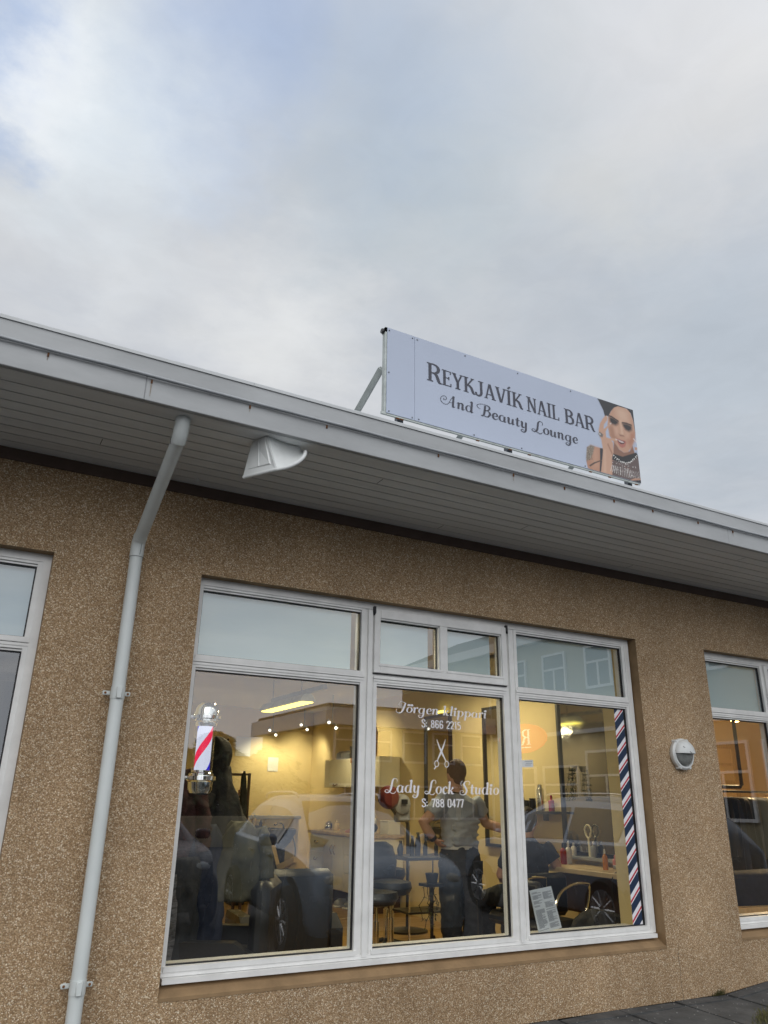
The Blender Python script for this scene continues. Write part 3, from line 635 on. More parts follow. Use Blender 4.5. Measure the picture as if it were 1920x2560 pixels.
    for a, b, c, d in ((.6, 1.099, zf, zc), (4.486, 5.5, zf, zc), (1.099, 4.486, zf, ZB), (1.099, 4.486, ZT, zc)): mb.quad((a, .302, c), (b, .302, c), (b, .302, d), (a, .302, d))
    obj('salon_wall', mb, 'wallin', BLD, normals=False)
    mb = MB(); mb.quad((.6, .3, zf), (.6, 8.3, zf), (.6, 8.3, zc), (.6, .3, zc)); obj('salon_side_wall', mb, 'leftw', BLD, normals=False)
    for a, b in ((4.462, 4.4855), (1.0995, 1.115)): obj('inner_reveal', MB().box(a, b, .165, .38, .78, ZT), 'wallin', BLD)
    for a, b in ((1.1, 4.485), (5.26, 8.7)): obj('window_board', MB().box(a, b, .165, .35, .775, .80, .006), 'frame', BLD)
    mb = MB(); mb.quad((5.62, .3, zf), (14, .3, zf), (14, 5, zf), (5.62, 5, zf)); obj('boutique_floor', mb, 'wood', BLD, normals=False)
    mb = MB(); mb.quad((5.62, .3, zc), (14, .3, zc), (14, 5, zc), (5.62, 5, zc)); obj('boutique_ceiling', mb, 'ceil', BLD, normals=False)
    mb = MB(); mb.quad((5.62, 5, zf), (14, 5, zf), (14, 5, zc), (5.62, 5, zc)); mb.quad((14, .3, zf), (14, 5, zf), (14, 5, zc), (14, .3, zc)); mb.quad((5.62, .3, zf), (5.62, 5, zf), (5.62, 5, zc), (5.62, .3, zc))
    for a, b, c, d in ((8.7, 14, zf, zc), (5.62, 8.7, zf, ZB), (5.62, 8.7, ZT, zc)): mb.quad((a, .302, c), (b, .302, c), (b, .302, d), (a, .302, d))
    obj('boutique_wall', mb, 'wallor', BLD, normals=False)
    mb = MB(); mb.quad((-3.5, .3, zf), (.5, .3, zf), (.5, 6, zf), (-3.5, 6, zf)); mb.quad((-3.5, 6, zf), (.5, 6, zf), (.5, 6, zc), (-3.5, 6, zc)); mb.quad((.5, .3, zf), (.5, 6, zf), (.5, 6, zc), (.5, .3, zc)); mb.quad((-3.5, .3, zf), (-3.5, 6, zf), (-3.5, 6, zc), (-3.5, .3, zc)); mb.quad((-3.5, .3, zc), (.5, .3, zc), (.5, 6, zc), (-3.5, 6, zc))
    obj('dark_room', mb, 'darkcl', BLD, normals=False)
building()

FY = .07
def window(x0, x1, mulls, trans, sash=None, label='window_frame', film=(), pane_x=None):
    """fixed frame with jambs, mullions, a stepped transom, beads and panes; z given in world metres"""
    z0, z1 = .779, ZT + .004; t0, t1 = trans
    mb = MB(); D = .16
    # outer frame
    mb.box(x0, x0 + .045, FY, D, z0, z1); mb.box(x1 - .045, x1, FY, D, z0, z1)
    mb.box(x0 + .045, x1 - .045, FY, D, z1 - .045, z1); mb.box(x0 + .045, x1 - .045, FY, D, z0, z0 + .02)
    mb.box(x0 + .05, x1 - .02, FY - .03, FY + .02, z0 - .026, z0 - .002)          # drip bar under the frame
    cols = [x0 + .045] + [v for m in mulls for v in m] + [x1 - .045]
    for a, b in mulls: mb.box(a, b, FY + .012, D, z0 + .02, z1 - .045); mb.box((a + b) / 2 - .014, (a + b) / 2 + .014, FY - .008, FY + .012, z0 + .012, z1 - .052)
    panes = []; gk = MB()
    def opening(a, b, c, d, heads=True):
        bw = .024
        # glazing beads, top and bottom in two ledges
        mb.box(a, a + bw, FY + .006, D, c, d); mb.box(b - bw, b, FY + .006, D, c, d)
        mb.box(a + bw, b - bw, FY + .006, D, d - .014, d); mb.box(a + bw, b - bw, FY + .016, D, d - .026, d - .016)
        mb.box(a + bw - .012, b - bw + .012, FY - .004, D, c, c + .024)
        p = (a + bw, b - bw, c + .024, d - .026); panes.append(p); g = .006
        gk.box(p[0], p[0] + g, .094, .112, p[2], p[3]); gk.box(p[1] - g, p[1], .094, .112, p[2], p[3]); gk.box(p[0] + g, p[1] - g, .094, .112, p[3] - g, p[3]); gk.box(p[0] + g, p[1] - g, .094, .112, p[2], p[2] + g)
    for k in range(len(cols) // 2):
        a, b = cols[2 * k], cols[2 * k + 1]
        mb.box(a, b, FY + .012, D, t0 + .003, t1 - .003)
        mb.box(a, b, FY + .002, FY + .012, t0 + .003, t0 + .017); mb.box(a, b, FY - .003, FY + .012, t0 + .020, t0 + .036)
        opening(a, b, z0 + .02, t0 + .003)
        if sash is not None and k == sash[0]:
            continue
        opening(a, b, t1 - .022, z1 - .045)
    win = obj('window', mb, 'frame', BLD)
    if sash:
        k, sm = sash; a, b = cols[2 * k] - .01, cols[2 * k + 1] + .01; c, d = t1, z1 - .04
        sb = MB(); y0 = FY - .012
        sb.box(a + .004, a + .045, y0, .14, c, d - .004, .003); sb.box(b - .045, b - .004, y0, .14, c, d - .004, .003); sb.box(a + .045, b - .045, y0, .14, d - .058, d - .004, .003); sb.box(a + .045, b - .045, y0, .14, c, c + .045, .003)
        sb.box(sm[0], sm[1], y0, .14, c + .045, d - .058, .003)
        for p0, p1 in ((a + .045, sm[0]), (sm[1], b - .045)):
            sb.box(p0, p0 + .006, y0 + .012, .13, c + .045, d - .058); sb.box(p1 - .006, p1, y0 + .012, .13, c + .045, d - .058); sb.box(p0, p1, y0 + .012, .13, d - .066, d - .058); sb.box(p0 - .01, p1 + .01, y0 - .004, .13, c + .043, c + .058)
            p = (p0 + .006, p1 - .006, c + .058, d - .066); panes.append(p); g = .006
            gk.box(p[0], p[0] + g, .094, .108, p[2], p[3]); gk.box(p[1] - g, p[1], .094, .108, p[2], p[3]); gk.box(p[0] + g, p[1] - g, .094, .108, p[3] - g, p[3])
        obj('opening_sash', sb, 'frame', win)
        hb = MB(); hb.prism([(a - .006, d + .012), (a + .008, d + .012), (a + .008, d - .03), (a, d - .045), (a - .006, d - .02)], y0 - .006, y0 + .012); hb.prism([(b - .008, d + .012), (b + .008, d + .012), (b + .006, d - .045), (b - .006, d - .02)], y0 - .006, y0 + .012)
        hb.box(a + .006, b - .006, FY - .002, FY + .015, c - .006, c - .001)
        obj('gap_seal', hb, 'gasket', win)
    obj('gasket', gk, 'gasket', win)
    for p in panes:
        g = MB(); g.quad((p[0], .106, p[2]), (p[1], .106, p[2]), (p[1], .106, p[3]), (p[0], .106, p[3])); obj('glass_pane', g, 'glass', win, normals=False)
        if p[2] > 2.2 and film:
            f = MB(); f.quad((p[0] - .004, .135, p[2] - .01), (p[1] - film[0], .135, p[2] - .01), (p[1] - film[0], .135, p[3] + .01), (p[0] - .004, .135, p[3] + .01)); obj('frosted_film', f, 'film', win, normals=False)
    return win
window(1.070, 4.473, [(2.188, 2.256), (3.284, 3.367)], (2.280, 2.335), (1, (2.742, 2.801)), film=(.045,))
window(5.235, 8.72, [(6.06, 6.12), (7.4, 7.46)], (2.275, 2.33), film=(.004,))
window(-3.22, .325, [(-2.1, -2.04), (-.95, -.89)], (2.29, 2.335), film=(.004,))

# ------------------------------------------------------------------ things on the facade
def facade():
    # conduit clipped along the fascia
    c = thing('conduit', 'grey metal conduit clipped along the eaves fascia', 'conduit', (2.8, -.91, 3.41))
    pts = [(-9 + i * .24, -.916 + .002 * math.sin(i * 1.7), 3.4175 + .0012 * math.sin(i * 2.3)) for i in range(101)]
    obj('tube', MB().tube(pts, .008, 10), 'conduit', c, True)
    r = random.Random(1)
    for x in (-.4, .086, .534, 1.012, 1.429, 2.115, 2.641, 3.033, 3.445, 3.79, 4.223, 4.579, 5.02):
        mb = MB(); mb.box(x - .004, x + .004, -.905, -.8995, 3.388, 3.406); mb.ell((x, -.906, 3.395), .0035, .003, .0035, 6, 4)
        obj('clip', mb, 'rust', c)
    for x, l in ((.534, .07), (.086, .02), (1.012, .02), (2.641, .03), (4.579, .03)): obj('rust_streak', MB().quad((x - .004, -.9012, 3.39), (x + .004, -.9012, 3.39), (x + .001, -.9012, 3.39 - l), (x - .002, -.9012, 3.39 - l)), 'ruststain', c, normals=False)
    # downpipe
    d = thing('downpipe', 'pale grey round downpipe bending from the eaves to the wall', 'downpipe', (.716, -.08, .3)); x = .716
    k = .033
    obj('pipe', MB().tube([(x, -.08, .2), (x, -.08, 2.80)], k, 24), 'pipe', d, True)
    path = spline([(x + .004, -.745, 3.195), (x + .004, -.77, 3.222), (x + .004, -.79, 3.26), (x + .004, -.797, 3.285), (x + .004, -.797, 3.299)], 5)
    obj('elbow', MB().tube(path, k + .003, 24), 'pipe', d, True)
    obj('slanted_pipe', MB().tube([(x + .003, -.755, 3.205), (x, -.105, 2.885)], k, 24), 'pipe', d, True)
    path = spline([(x, -.125, 2.896), (x, -.10, 2.88), (x, -.085, 2.85), (x, -.08, 2.81), (x, -.08, 2.79)], 5)
    obj('elbow', MB().tube(path, k + .003, 24), 'pipe', d, True)
    mb = MB()
    mb.tube([(x + .01, -.08 - k - .0035, 2.80), (x + .01, -.10 - k - .004, 2.855)], .0012, 5); mb.tube([(x + .012, -.80 - .03, 3.28), (x + .012, -.79 - .028, 3.24), (x + .01, -.77 - .024, 3.205)], .0012, 5)
    for a, b in (((x, -.08, 2.791), (0, 0, 1)), ((x + .002, -.748, 3.2015), (0, .9, .44)), ((x, -.112, 2.888), (0, .9, .44))):
        n = Vector(b).normalized(); u = n.cross(Vector((1, 0, 0))).normalized(); v = Vector((1, 0, 0))
        mb.tube([Vector(a) + (u * math.cos(t) + v * math.sin(t)) * (k + .003) for t in [i * PI / 12 for i in range(25)]], .0012, 5, False)
    obj('joint_line', mb, 'seam', d)
    for z in (2.08, .803):
        mb = MB(); mb.tube([(x, -.08, z - .03), (x, -.08, z + .028)], k + .0025, 24); mb.box(x - .013, x + .013, -.08 - k - .012, -.08 - k + .002, z - .03, z + .026, .003)
        mb.box(x - .068, x - .028, -.052, -.044, z - .011, z + .011, .004); mb.box(x + .028, x + .068, -.052, -.044, z - .011, z + .011, .004); mb.box(x - .05, x - .04, -.048, 0, z - .005, z + .005)
        b = obj('bracket', mb, 'pipe', d, True)
        obj('screw', MB().ell((x - .055, -.0535, z), .006, .003, .006, 8, 6).ell((x + .055, -.0535, z), .006, .003, .006, 8, 6), 'rust', b)
    # white wedge fitting under the eaves
    f = thing('eaves_fitting', 'white flared plastic fitting fixed under the eaves boards', 'fitting', (1.2, -.78, 3.1))
    top = [(1.10, -.72, 3.2985), (1.137, -.83, 3.2985), (1.242, -.80, 3.2985), (1.325, -.80, 3.2985)]
    rim = [(1.068, -.72, 3.098), (1.174, -.893, 3.10), (1.222, -.905, 3.118), (1.262, -.905, 3.145), (1.298, -.895, 3.18), (1.325, -.875, 3.22), (1.345, -.835, 3.262)]
    t = [Vector(v) for v in top]; rr = [Vector(v) for v in rim]
    mb = MB(); sh = MB(); rs = [Vector(v) for v in spline(rim[1:], 5)]; m_ = len(rs) - 1; K = 8
    for i in range(m_ + 1):
        u = i / m_; a = t[1].lerp(t[2], u * 2) if u < .5 else t[2].lerp(t[3], u * 2 - 1); b_ = rs[i]
        for k in range(K + 1):
            s_ = k / K; sh.v.append(a.lerp(b_, s_) + Vector((.016, .036, -.004)) * math.sin(PI * s_) * (.35 + .65 * min(1, u * 4)))
    for i in range(m_):
        for k in range(K): sh.f.append((i * (K + 1) + k, (i + 1) * (K + 1) + k, (i + 1) * (K + 1) + k + 1, i * (K + 1) + k + 1)); sh.mi.append(0)
    o = obj('flared_front', sh, 'plastic', f, True, normals=False, split=60); s2 = o.modifiers.new('s', 'SOLIDIFY'); s2.thickness = .005
    mb.quad(t[0], t[1], rr[1], rr[0])
    fan = [t[1].lerp(t[2], i / 2.0) for i in range(3)] + [t[2].lerp(t[3], i / 3.0) for i in range(1, 4)]
    ring = [rr[1], rr[2], rr[3], rr[4], rr[5], rr[6]]
    back = [Vector((1.33, -.70, 3.2985)), Vector((1.10, -.70, 3.2985))]
    body = obj('shade', mb, 'plastic', f, normals=False)
    sm = body.modifiers.new('s', 'SOLIDIFY'); sm.thickness = .006
    mb = MB()
    mb.tube([rr[0], rr[0].lerp(rr[1], .5)] + rs, .010, 10)
    obj('rim', mb, 'plastic', f, True)
    G = lambda u, v: t[0].lerp(t[1], u).lerp(rr[0].lerp(rr[1], u), v); nn = (t[1] - t[0]).cross(rr[0] - t[0]).normalized(); nn *= (.008 if nn.x < 0 else -.008)
    e = [G(.14, .02), G(.86, .02), G(.86, .80), G(.14, .80)]
    mb = MB(); mb.add([v + nn for v in e] + [G(.10, .0), G(.91, .0), G(.91, .84), G(.10, .84)], [(0, 1, 2, 3), (0, 1, 5, 4), (1, 2, 6, 5), (2, 3, 7, 6), (3, 0, 4, 7)]); mb.tube([G(.5, .03) + nn * 1.1, G(.5, .8) + nn * 1.1], .003, 6)
    obj('side_cover', mb, 'plastic', f, normals=False)
    obj('mount', MB().prism([(1.11, -.72), (1.145, -.81), (1.30, -.78), (1.31, -.71)], 3.235, 3.299, 'Z'), 'plastic', f)
    # a loose hook under the eaves
    solo('cup_hook', MB().tube(spline([(.99, -.12, 3.30), (.99, -.12, 3.275), (.985, -.135, 3.262), (.975, -.15, 3.268), (.97, -.155, 3.28)], 4), .004, 6), 'plastic', 'small hook under the soffit boards above the frieze', 'hook')
    # round bulkhead lamp
    L_ = thing('bulkhead_lamp', 'round white bulkhead wall lamp with half eyelid over ribbed glass', 'wall lamp', (4.828, 0, 1.94)); c = (4.828, 0, 1.946)
    Rr = .112
    mb = MB(); mb.lathe((c[0], 0, c[2]), [(Rr - .006, -.002), (Rr, -.012), (Rr, -.034), (Rr - .012, -.046), (Rr - .022, -.046), (Rr - .022, -.03)], 40, axis='Y')
    for a in (62, 118 + 6, 242, 298): mb.lathe((c[0] + math.cos(R(a)) * (Rr - .004), -.002, c[2] + math.sin(R(a)) * (Rr - .004)), [(.013, 0), (.013, -.036), (.009, -.042)], 12, axis='Y')
    obj('housing', mb, 'plastic', L_, True)
    n, m = 32, 8
    def dome(upper, rad, depth, base):
        mb = MB(); vs = []; fs = []
        for i in range(m + 1):
            ph = PI / 2 * i / m
            for j in range(n + 1):
                th = PI * j / n * (1 if upper else -1)
                vs.append((c[0] + rad * math.cos(th) * math.cos(ph), base - depth * math.sin(ph), c[2] + .004 + rad * math.sin(th) * math.cos(ph)))
        for i in range(m):
            for j in range(n): fs.append((i * (n + 1) + j, i * (n + 1) + j + 1, (i + 1) * (n + 1) + j + 1, (i + 1) * (n + 1) + j))
        return mb.add(vs, fs)
    v = dome(True, Rr - .014, .062, -.044); k0 = len(v.v)
    v.prism([(c[0] + (Rr - .014) * math.cos(PI * j / 24), c[2] + .004 + (Rr - .014) * math.sin(PI * j / 24)) for j in range(25)], -.046, -.04)
    obj('eyelid', v, 'plastic', L_, True)
    obj('eyelid_seam', MB().tube([(c[0] - .055, -.044 - .0445, c[2] + .05), (c[0] - .02, -.044 - .055, c[2] + .028), (c[0] + .004, -.108, c[2] + .005)], .0025, 6), 'seam', L_)
    obj('glass', dome(False, Rr - .024, .04, -.036), 'lens', L_, True)
    # vertical joint in the render, right of the big window
    mb = MB(); r = random.Random(4); p = [(4.585 + .004 * math.sin(i * 1.3), .378 + i * .03) for i in range(12)]
    for a, b in zip(p, p[1:]): mb.quad((a[0], -.002, a[1]), (a[0] + .0025, -.002, a[1]), (b[0] + .0025, -.002, b[1]), (b[0], -.002, b[1]))
    obj('wall_crack', mb, 'joint', BLD, normals=False)
facade()

# ------------------------------------------------------------------ roof sign
SY = -.60
def sign():
    s = thing('roof_sign', 'long pale blue nail bar billboard standing on the roof edge', 'sign', (3.0, SY, 3.53))
    x0, x1, z0, z1 = 1.945, 4.058, 3.762, 4.360; xs = 2.143
    for a, b, m in ((x0, xs - .0012, 'panel'), (xs + .0012, x1, 'panel')):
        obj('panel', MB().box(a, b, SY, SY + .004, z0, z1), m, s)
    mb = MB()
    fr = .03
    mb.box(x0 - .012, x0 + .02, SY + .006, SY + .04, z0 + .006, z1 + .002); mb.box(x1 - .03, x1 - .002, SY + .006, SY + .04, z0 + .006, z1)
    mb.box(x0 - .03, x1 - .004, SY + .0045, SY + .018, z0 - .011, z0 + .006); mb.box(x0 - .012, x1 - .004, SY + .006, SY + .05, z1 - .03, z1 + .004)
    obj('frame', mb, 'signsteel', s)
    obj('frame_plug', MB().lathe((x0 - .028, SY + .028, z1 - .018), [(.016, 0), (.018, .01), (.016, .02)], 12, axis='X'), 'blackp', s)
    for x in (2.066, 2.90, 3.99): obj('post', MB().box(x - .021, x + .021, SY + .042, SY + .075, 3.50, z1 - .05), 'steel', s)
    for x in (1.945, 2.735, 3.745): obj('brace', MB().tube([(x, SY + .07, 4.10), (x - .02, .62, 3.52)], .024, 4), 'signsteel', s)
    for x, z in [(x, 4.341) for x in (1.957, 2.127, 2.162, 2.531, 2.967, 3.442, 4.03)] + [(x, 3.775) for x in (1.962, 2.125, 2.172, 2.585, 2.967, 3.521, 4.03)] + [(1.958, 4.041)]:
        obj('bolt', MB().ell((x, SY - .002, z), .005, .003, .005, 8, 6), 'steel', s)
    mb = MB()
    for x in (2.03, 2.06, 2.62, 2.88, 3.04, 3.58, 3.76, 4.02): obj('rusty_bolt', MB().box(x - .012, x + .012, SY + .006, SY + .016, z0 - .016, z0 - .0112), 'rust', s)
    obj('cable_box', MB().box(2.852, 2.868, SY + .06, SY + .09, 3.68, 3.74).box(2.845, 2.925, SY + .06, SY + .09, 3.67, 3.692).tube([(2.85, SY + .07, 3.69), (2.83, SY + .07, 3.60), (2.83, SY + .1, 3.53)], .008, 6), 'blackp', s)
    y = SY - .0015
    cap = MB(); letters(cap, 'REYKJAVÍK', CAPS, 2.232, 2.998, 4.071, .112, y, caps_big=1.16); letters(cap, 'NAIL', CAPS, 3.032, 3.318, 4.071, .112, y); letters(cap, 'BAR', CAPS, 3.365, 3.650, 4.071, .112, y)
    obj('lettering', cap, 'ink', s, normals=False)
    scr = MB(); letters(scr, 'And', SCRIPT, 2.36, 2.59, 3.930, .045, y, .06); letters(scr, 'Beauty', SCRIPT, 2.63, 3.035, 3.932, .045, y, .06); letters(scr, 'Lounge', SCRIPT, 3.078, 3.478, 3.932, .045, y, .06)
    obj('lettering', scr, 'ink', s, normals=False)
    portrait(s, x1, z0, z1, SY - .0005)
def portrait(parent, x1, z0, z1, y):
    """the printed photograph on the panel: a fine grid of printed dots, coloured area by area"""
    sk, sk2, sk3 = (.50, .29, .20), (.38, .20, .13), (.60, .40, .29)
    dk = (.028, .030, .034)
    A = [ # polygon, colour, softness
     ([(3.557, 3.929), (3.592, 3.95), (3.696, 3.954), (3.713, 3.954), (3.69, 3.762), (3.56, 3.762), (3.545, 3.767), (3.537, 3.818)], (.42, .22, .145), .004),
     ([(3.60, 3.94), (3.66, 3.94), (3.65, 3.80), (3.60, 3.78)], (.50, .29, .20), .03),
     ([(3.829, 4.06), (3.869, 3.99), (3.913, 3.975), (3.976, 4.0), (4.01, 4.06), (4.03, 3.98), (3.897, 3.93), (3.80, 3.93)], (.24, .125, .085), .006),
     ([(3.826, 4.286), (3.85, 4.325), (3.878, 4.345), (3.951, 4.356), (4.02, 4.345), (4.047, 4.274), (4.056, 4.175), (4.04, 4.107), (4.0, 4.035), (3.955, 3.985), (3.915, 3.973), (3.872, 3.988), (3.829, 4.033), (3.789, 4.074), (3.777, 4.164), (3.791, 4.234)], sk, .004),
     ([(3.88, 4.33), (3.95, 4.345), (4.0, 4.32), (4.0, 4.24), (3.93, 4.225), (3.88, 4.26)], sk3, .035),
     ([(3.79, 4.16), (3.83, 4.16), (3.86, 4.07), (3.83, 4.035), (3.79, 4.08)], sk2, .02),
     ([(4.0, 4.15), (4.055, 4.17), (4.04, 4.10), (3.99, 4.03), (3.965, 4.07)], (.42, .20, .13), .02),
     ([(3.905, 4.24), (3.925, 4.24), (3.93, 4.12), (3.905, 4.115)], (.62, .42, .30), .012),
     ([(3.875, 4.122), (3.893, 4.100), (3.912, 4.104), (3.938, 4.107), (3.93, 4.116), (3.893, 4.113)], (.25, .12, .08), .006),
     ([(3.700, 4.358), (4.06, 4.362), (4.062, 4.141), (4.052, 4.21), (4.049, 4.265), (4.03, 4.325), (3.993, 4.353), (3.903, 4.348), (3.862, 4.326), (3.826, 4.286), (3.79, 4.228), (3.759, 4.225), (3.748, 4.274)], dk, .003),
     ([(3.815, 4.226), (3.85, 4.228), (3.88, 4.216), (3.85, 4.215)], (.20, .12, .09), .006), ([(3.945, 4.214), (3.98, 4.222), (4.015, 4.220), (3.98, 4.212)], (.20, .12, .09), .006),
     ([(3.845, 4.16), (3.875, 4.165), (3.88, 4.12), (3.85, 4.10)], (.58, .36, .26), .022), ([(3.955, 4.15), (3.99, 4.145), (3.985, 4.11), (3.955, 4.11)], (.56, .34, .24), .022),
     ([(3.798, 4.248), (3.83, 4.247), (3.897, 4.226), (3.893, 4.215), (3.83, 4.235), (3.80, 4.238)], (.035, .022, .02), .003),
     ([(3.802, 4.232), (3.831, 4.236), (3.89, 4.217), (3.888, 4.199), (3.859, 4.178), (3.819, 4.180), (3.804, 4.199)], (.03, .025, .026), .012),
     ([(3.925, 4.224), (3.975, 4.232), (4.028, 4.228), (4.028, 4.219), (3.975, 4.222), (3.93, 4.214)], (.035, .022, .02), .003),
     ([(3.927, 4.213), (3.975, 4.221), (4.025, 4.216), (4.023, 4.182), (3.99, 4.161), (3.956, 4.168), (3.936, 4.192)], (.03, .025, .026), .012),
     ([(3.85, 4.069), (3.88, 4.076), (3.895, 4.072), (3.94, 4.075), (3.952, 4.062), (3.933, 4.024), (3.905, 4.008), (3.88, 4.012), (3.862, 4.037)], (.42, .155, .12), .004),
     ([(3.862, 4.064), (3.89, 4.068), (3.938, 4.065), (3.925, 4.045), (3.895, 4.036), (3.872, 4.045)], (.055, .02, .02), .003),
     ([(3.868, 4.066), (3.918, 4.062), (3.93, 4.056), (3.905, 4.048), (3.877, 4.052)], (.62, .50, .48), .003),
     # necklace field, collar and dress
     ([(3.78, 3.90), (3.89, 3.891), (4.062, 3.985), (4.062, 3.762), (3.762, 3.762)], (.12, .085, .08), .004),
     ([(3.794, 3.938), (3.897, 3.936), (4.043, 4.005), (4.062, 3.975), (3.963, 3.905), (3.89, 3.882), (3.79, 3.89)], (.02, .02, .022), .004),
     ([(3.95, 3.765), (4.0, 3.79), (4.058, 3.80), (4.058, 3.79), (4.02, 3.78), (3.97, 3.764)], (.45, .25, .17), .003),
     ([(3.98, 3.762), (4.06, 3.785), (4.06, 3.765), (4.03, 3.762)], (.02, .02, .024), .003),
     # shoulder strap, beads
     ([(3.679, 3.95), (3.716, 3.958), (3.705, 3.878), (3.672, 3.765), (3.655, 3.765), (3.668, 3.84)], (.03, .032, .04), .004),
     ([(3.553, 3.925), (3.592, 3.955), (3.628, 3.952), (3.607, 3.892), (3.585, 3.85), (3.54, 3.814), (3.537, 3.84)], (.22, .18, .14), .006),
     ([(3.56, 3.79), (3.61, 3.825), (3.70, 3.868), (3.70, 3.862), (3.615, 3.815), (3.57, 3.782)], (.10, .07, .055), .002),
     # hand
     ([(3.759, 4.228), (3.777, 4.236), (3.787, 4.225), (3.775, 4.195), (3.742, 4.155), (3.735, 4.12), (3.745, 4.125), (3.812, 4.188), (3.815, 4.176), (3.77, 4.13), (3.752, 4.10), (3.752, 4.055), (3.78, 4.054), (3.842, 4.068), (3.862, 4.058), (3.855, 4.050), (3.80, 4.04), (3.815, 4.025), (3.810, 3.95), (3.79, 3.905), (3.775, 3.762), (3.668, 3.762), (3.692, 3.867), (3.708, 3.94), (3.700, 4.025), (3.681, 4.058), (3.685, 4.10), (3.703, 4.154), (3.735, 4.20)], (.53, .32, .225), .004),
     ([(3.755, 4.0), (3.765, 4.01), (3.80, 3.94), (3.79, 3.93)], (.34, .18, .12), .006),
     ([(3.72, 3.95), (3.73, 3.95), (3.715, 3.77), (3.70, 3.77)], (.60, .40, .29), .014),
     ([(3.775, 4.232), (3.790, 4.236), (3.783, 4.222)], (.70, .62, .60), .003), ([(3.80, 4.176), (3.818, 4.188), (3.812, 4.176)], (.72, .65, .63), .003), ([(3.843, 4.067), (3.868, 4.062), (3.845, 4.056)], (.72, .65, .63), .003),
     ([(3.675, 4.062), (3.692, 4.085), (3.725, 4.07), (3.715, 4.045), (3.69, 4.045)], (.16, .14, .13), .004), ([(3.683, 4.068), (3.695, 4.074), (3.70, 4.062), (3.69, 4.056)], (.55, .53, .5), .003),
     ([(4.025, 4.11), (4.060, 4.085), (4.060, 4.095), (4.03, 4.118)], (.70, .60, .55), .003), ([(4.03, 4.02), (4.062, 4.03), (4.062, 4.05), (4.03, 4.045)], (.48, .27, .19), .003),
    ]
    r = random.Random(9); dots = []
    for i in range(16):
        t = i / 15; dots.append((3.81 + .235 * t, 3.925 - .045 * math.sin(PI * t) + .055 * t * t + r.uniform(-.004, .004), .0055, (.72, .71, .68)))
    for i in range(12):
        t = i / 11; dots.append((3.815 + .22 * t, 3.903 - .025 * math.sin(PI * t) + .055 * t * t, .004, (.6, .58, .55)))
    for i in range(90): dots.append((r.uniform(3.785, 4.05), r.uniform(3.80, 3.885), .0035, r.choice(((.45, .42, .40), (.42, .22, .17), (.3, .28, .26), (.6, .57, .55), (.02, .02, .02)))))
    for i in range(60): dots.append((3.565 + r.gauss(.015, .016), r.uniform(3.83, 3.945), .003, r.choice(((.42, .38, .33), (.08, .06, .05), (.3, .26, .2)))))
    lines = []
    for i in range(17):
        x = 3.785 + i * .016; lines.append((x, 3.845, x + (x - 3.91) * .18, 3.775 + abs(x - 3.90) * .15, r.choice(((.6, .58, .56), (.35, .33, .32)))))
    def sdist(poly, px, pz):
        inside = False; dm = 1e9; n = len(poly)
        for i in range(n):
            ax_, az_ = poly[i]; bx, bz = poly[(i + 1) % n]
            if (az_ > pz) != (bz > pz) and px < (bx - ax_) * (pz - az_) / (bz - az_) + ax_: inside = not inside
            ex, ez = bx - ax_, bz - az_; t = max(0, min(1, ((px - ax_) * ex + (pz - az_) * ez) / (ex * ex + ez * ez + 1e-12)))
            d = math.hypot(px - ax_ - t * ex, pz - az_ - t * ez)
            if d < dm: dm = d
        return -dm if inside else dm
    boxes = [(min(p[0] for p in a[0]) - a[2], max(p[0] for p in a[0]) + a[2], min(p[1] for p in a[0]) - a[2], max(p[1] for p in a[0]) + a[2]) for a in A]
    st = .0034; xa = 3.53; nx = int((x1 - .0005 - xa) / st); nz = int((z1 - z0 - .001) / st); bg = None
    vs = []; cols = []; al = []
    for j in range(nz + 1):
        for i in range(nx + 1):
            px = xa + (x1 - .0006 - xa) * i / nx; pz = z0 + .0006 + (z1 - z0 - .0012) * j / nz; c = [.44, .495, .615]; a = 0
            for (poly, col, sf), bx in zip(A, boxes):
                if not (bx[0] < px < bx[1] and bx[2] < pz < bx[3]): continue
                d = sdist(poly, px, pz); k = max(0, min(1, .5 - d / (2 * sf) if sf else (d < 0)))
                if k > 0: c = [u * (1 - k) + v * k for u, v in zip(c, col)]; a = max(a, k)
            if a > .3:
                for dx, dz, rad, col in dots:
                    if (px - dx) ** 2 + (pz - dz) ** 2 < rad * rad: c = list(col)
                for la, lz, lb, lw, col in lines:
                    if lw < pz < lz and abs(px - (la + (lb - la) * (lz - pz) / (lz - lw))) < .0024: c = list(col)
            vs.append(Vector((px, y, pz))); cols.append((*c, 1)); al.append(a)
    fs = []
    for j in range(nz):
        for i in range(nx):
            f = (j * (nx + 1) + i, j * (nx + 1) + i + 1, (j + 1) * (nx + 1) + i + 1, (j + 1) * (nx + 1) + i)
            if max(al[k] for k in f) > .02: fs.append(f)
    me = bpy.data.meshes.new('portrait_print'); off = wl(parent); me.from_pydata([v - off for v in vs], [], fs)
    at = me.color_attributes.new('ink', 'FLOAT_COLOR', 'POINT'); at.data.foreach_set('color', [v for c in cols for v in c])
    m = bpy.data.materials.new('portrait_ink'); m.use_nodes = True; nt = m.node_tree; b = nt.nodes['Principled BSDF']; b.inputs['Roughness'].default_value = .45
    an = N(nt, 'ShaderNodeVertexColor', layer_name='ink'); nt.links.new(an.outputs[0], b.inputs['Base Color'])
    me.materials.append(m); o = bpy.data.objects.new('portrait_print', me); COL.objects.link(o); o.parent = parent
    o['label'] = 'printed photo of a woman with dark eye make-up, raised hand and bead necklace'
sign()

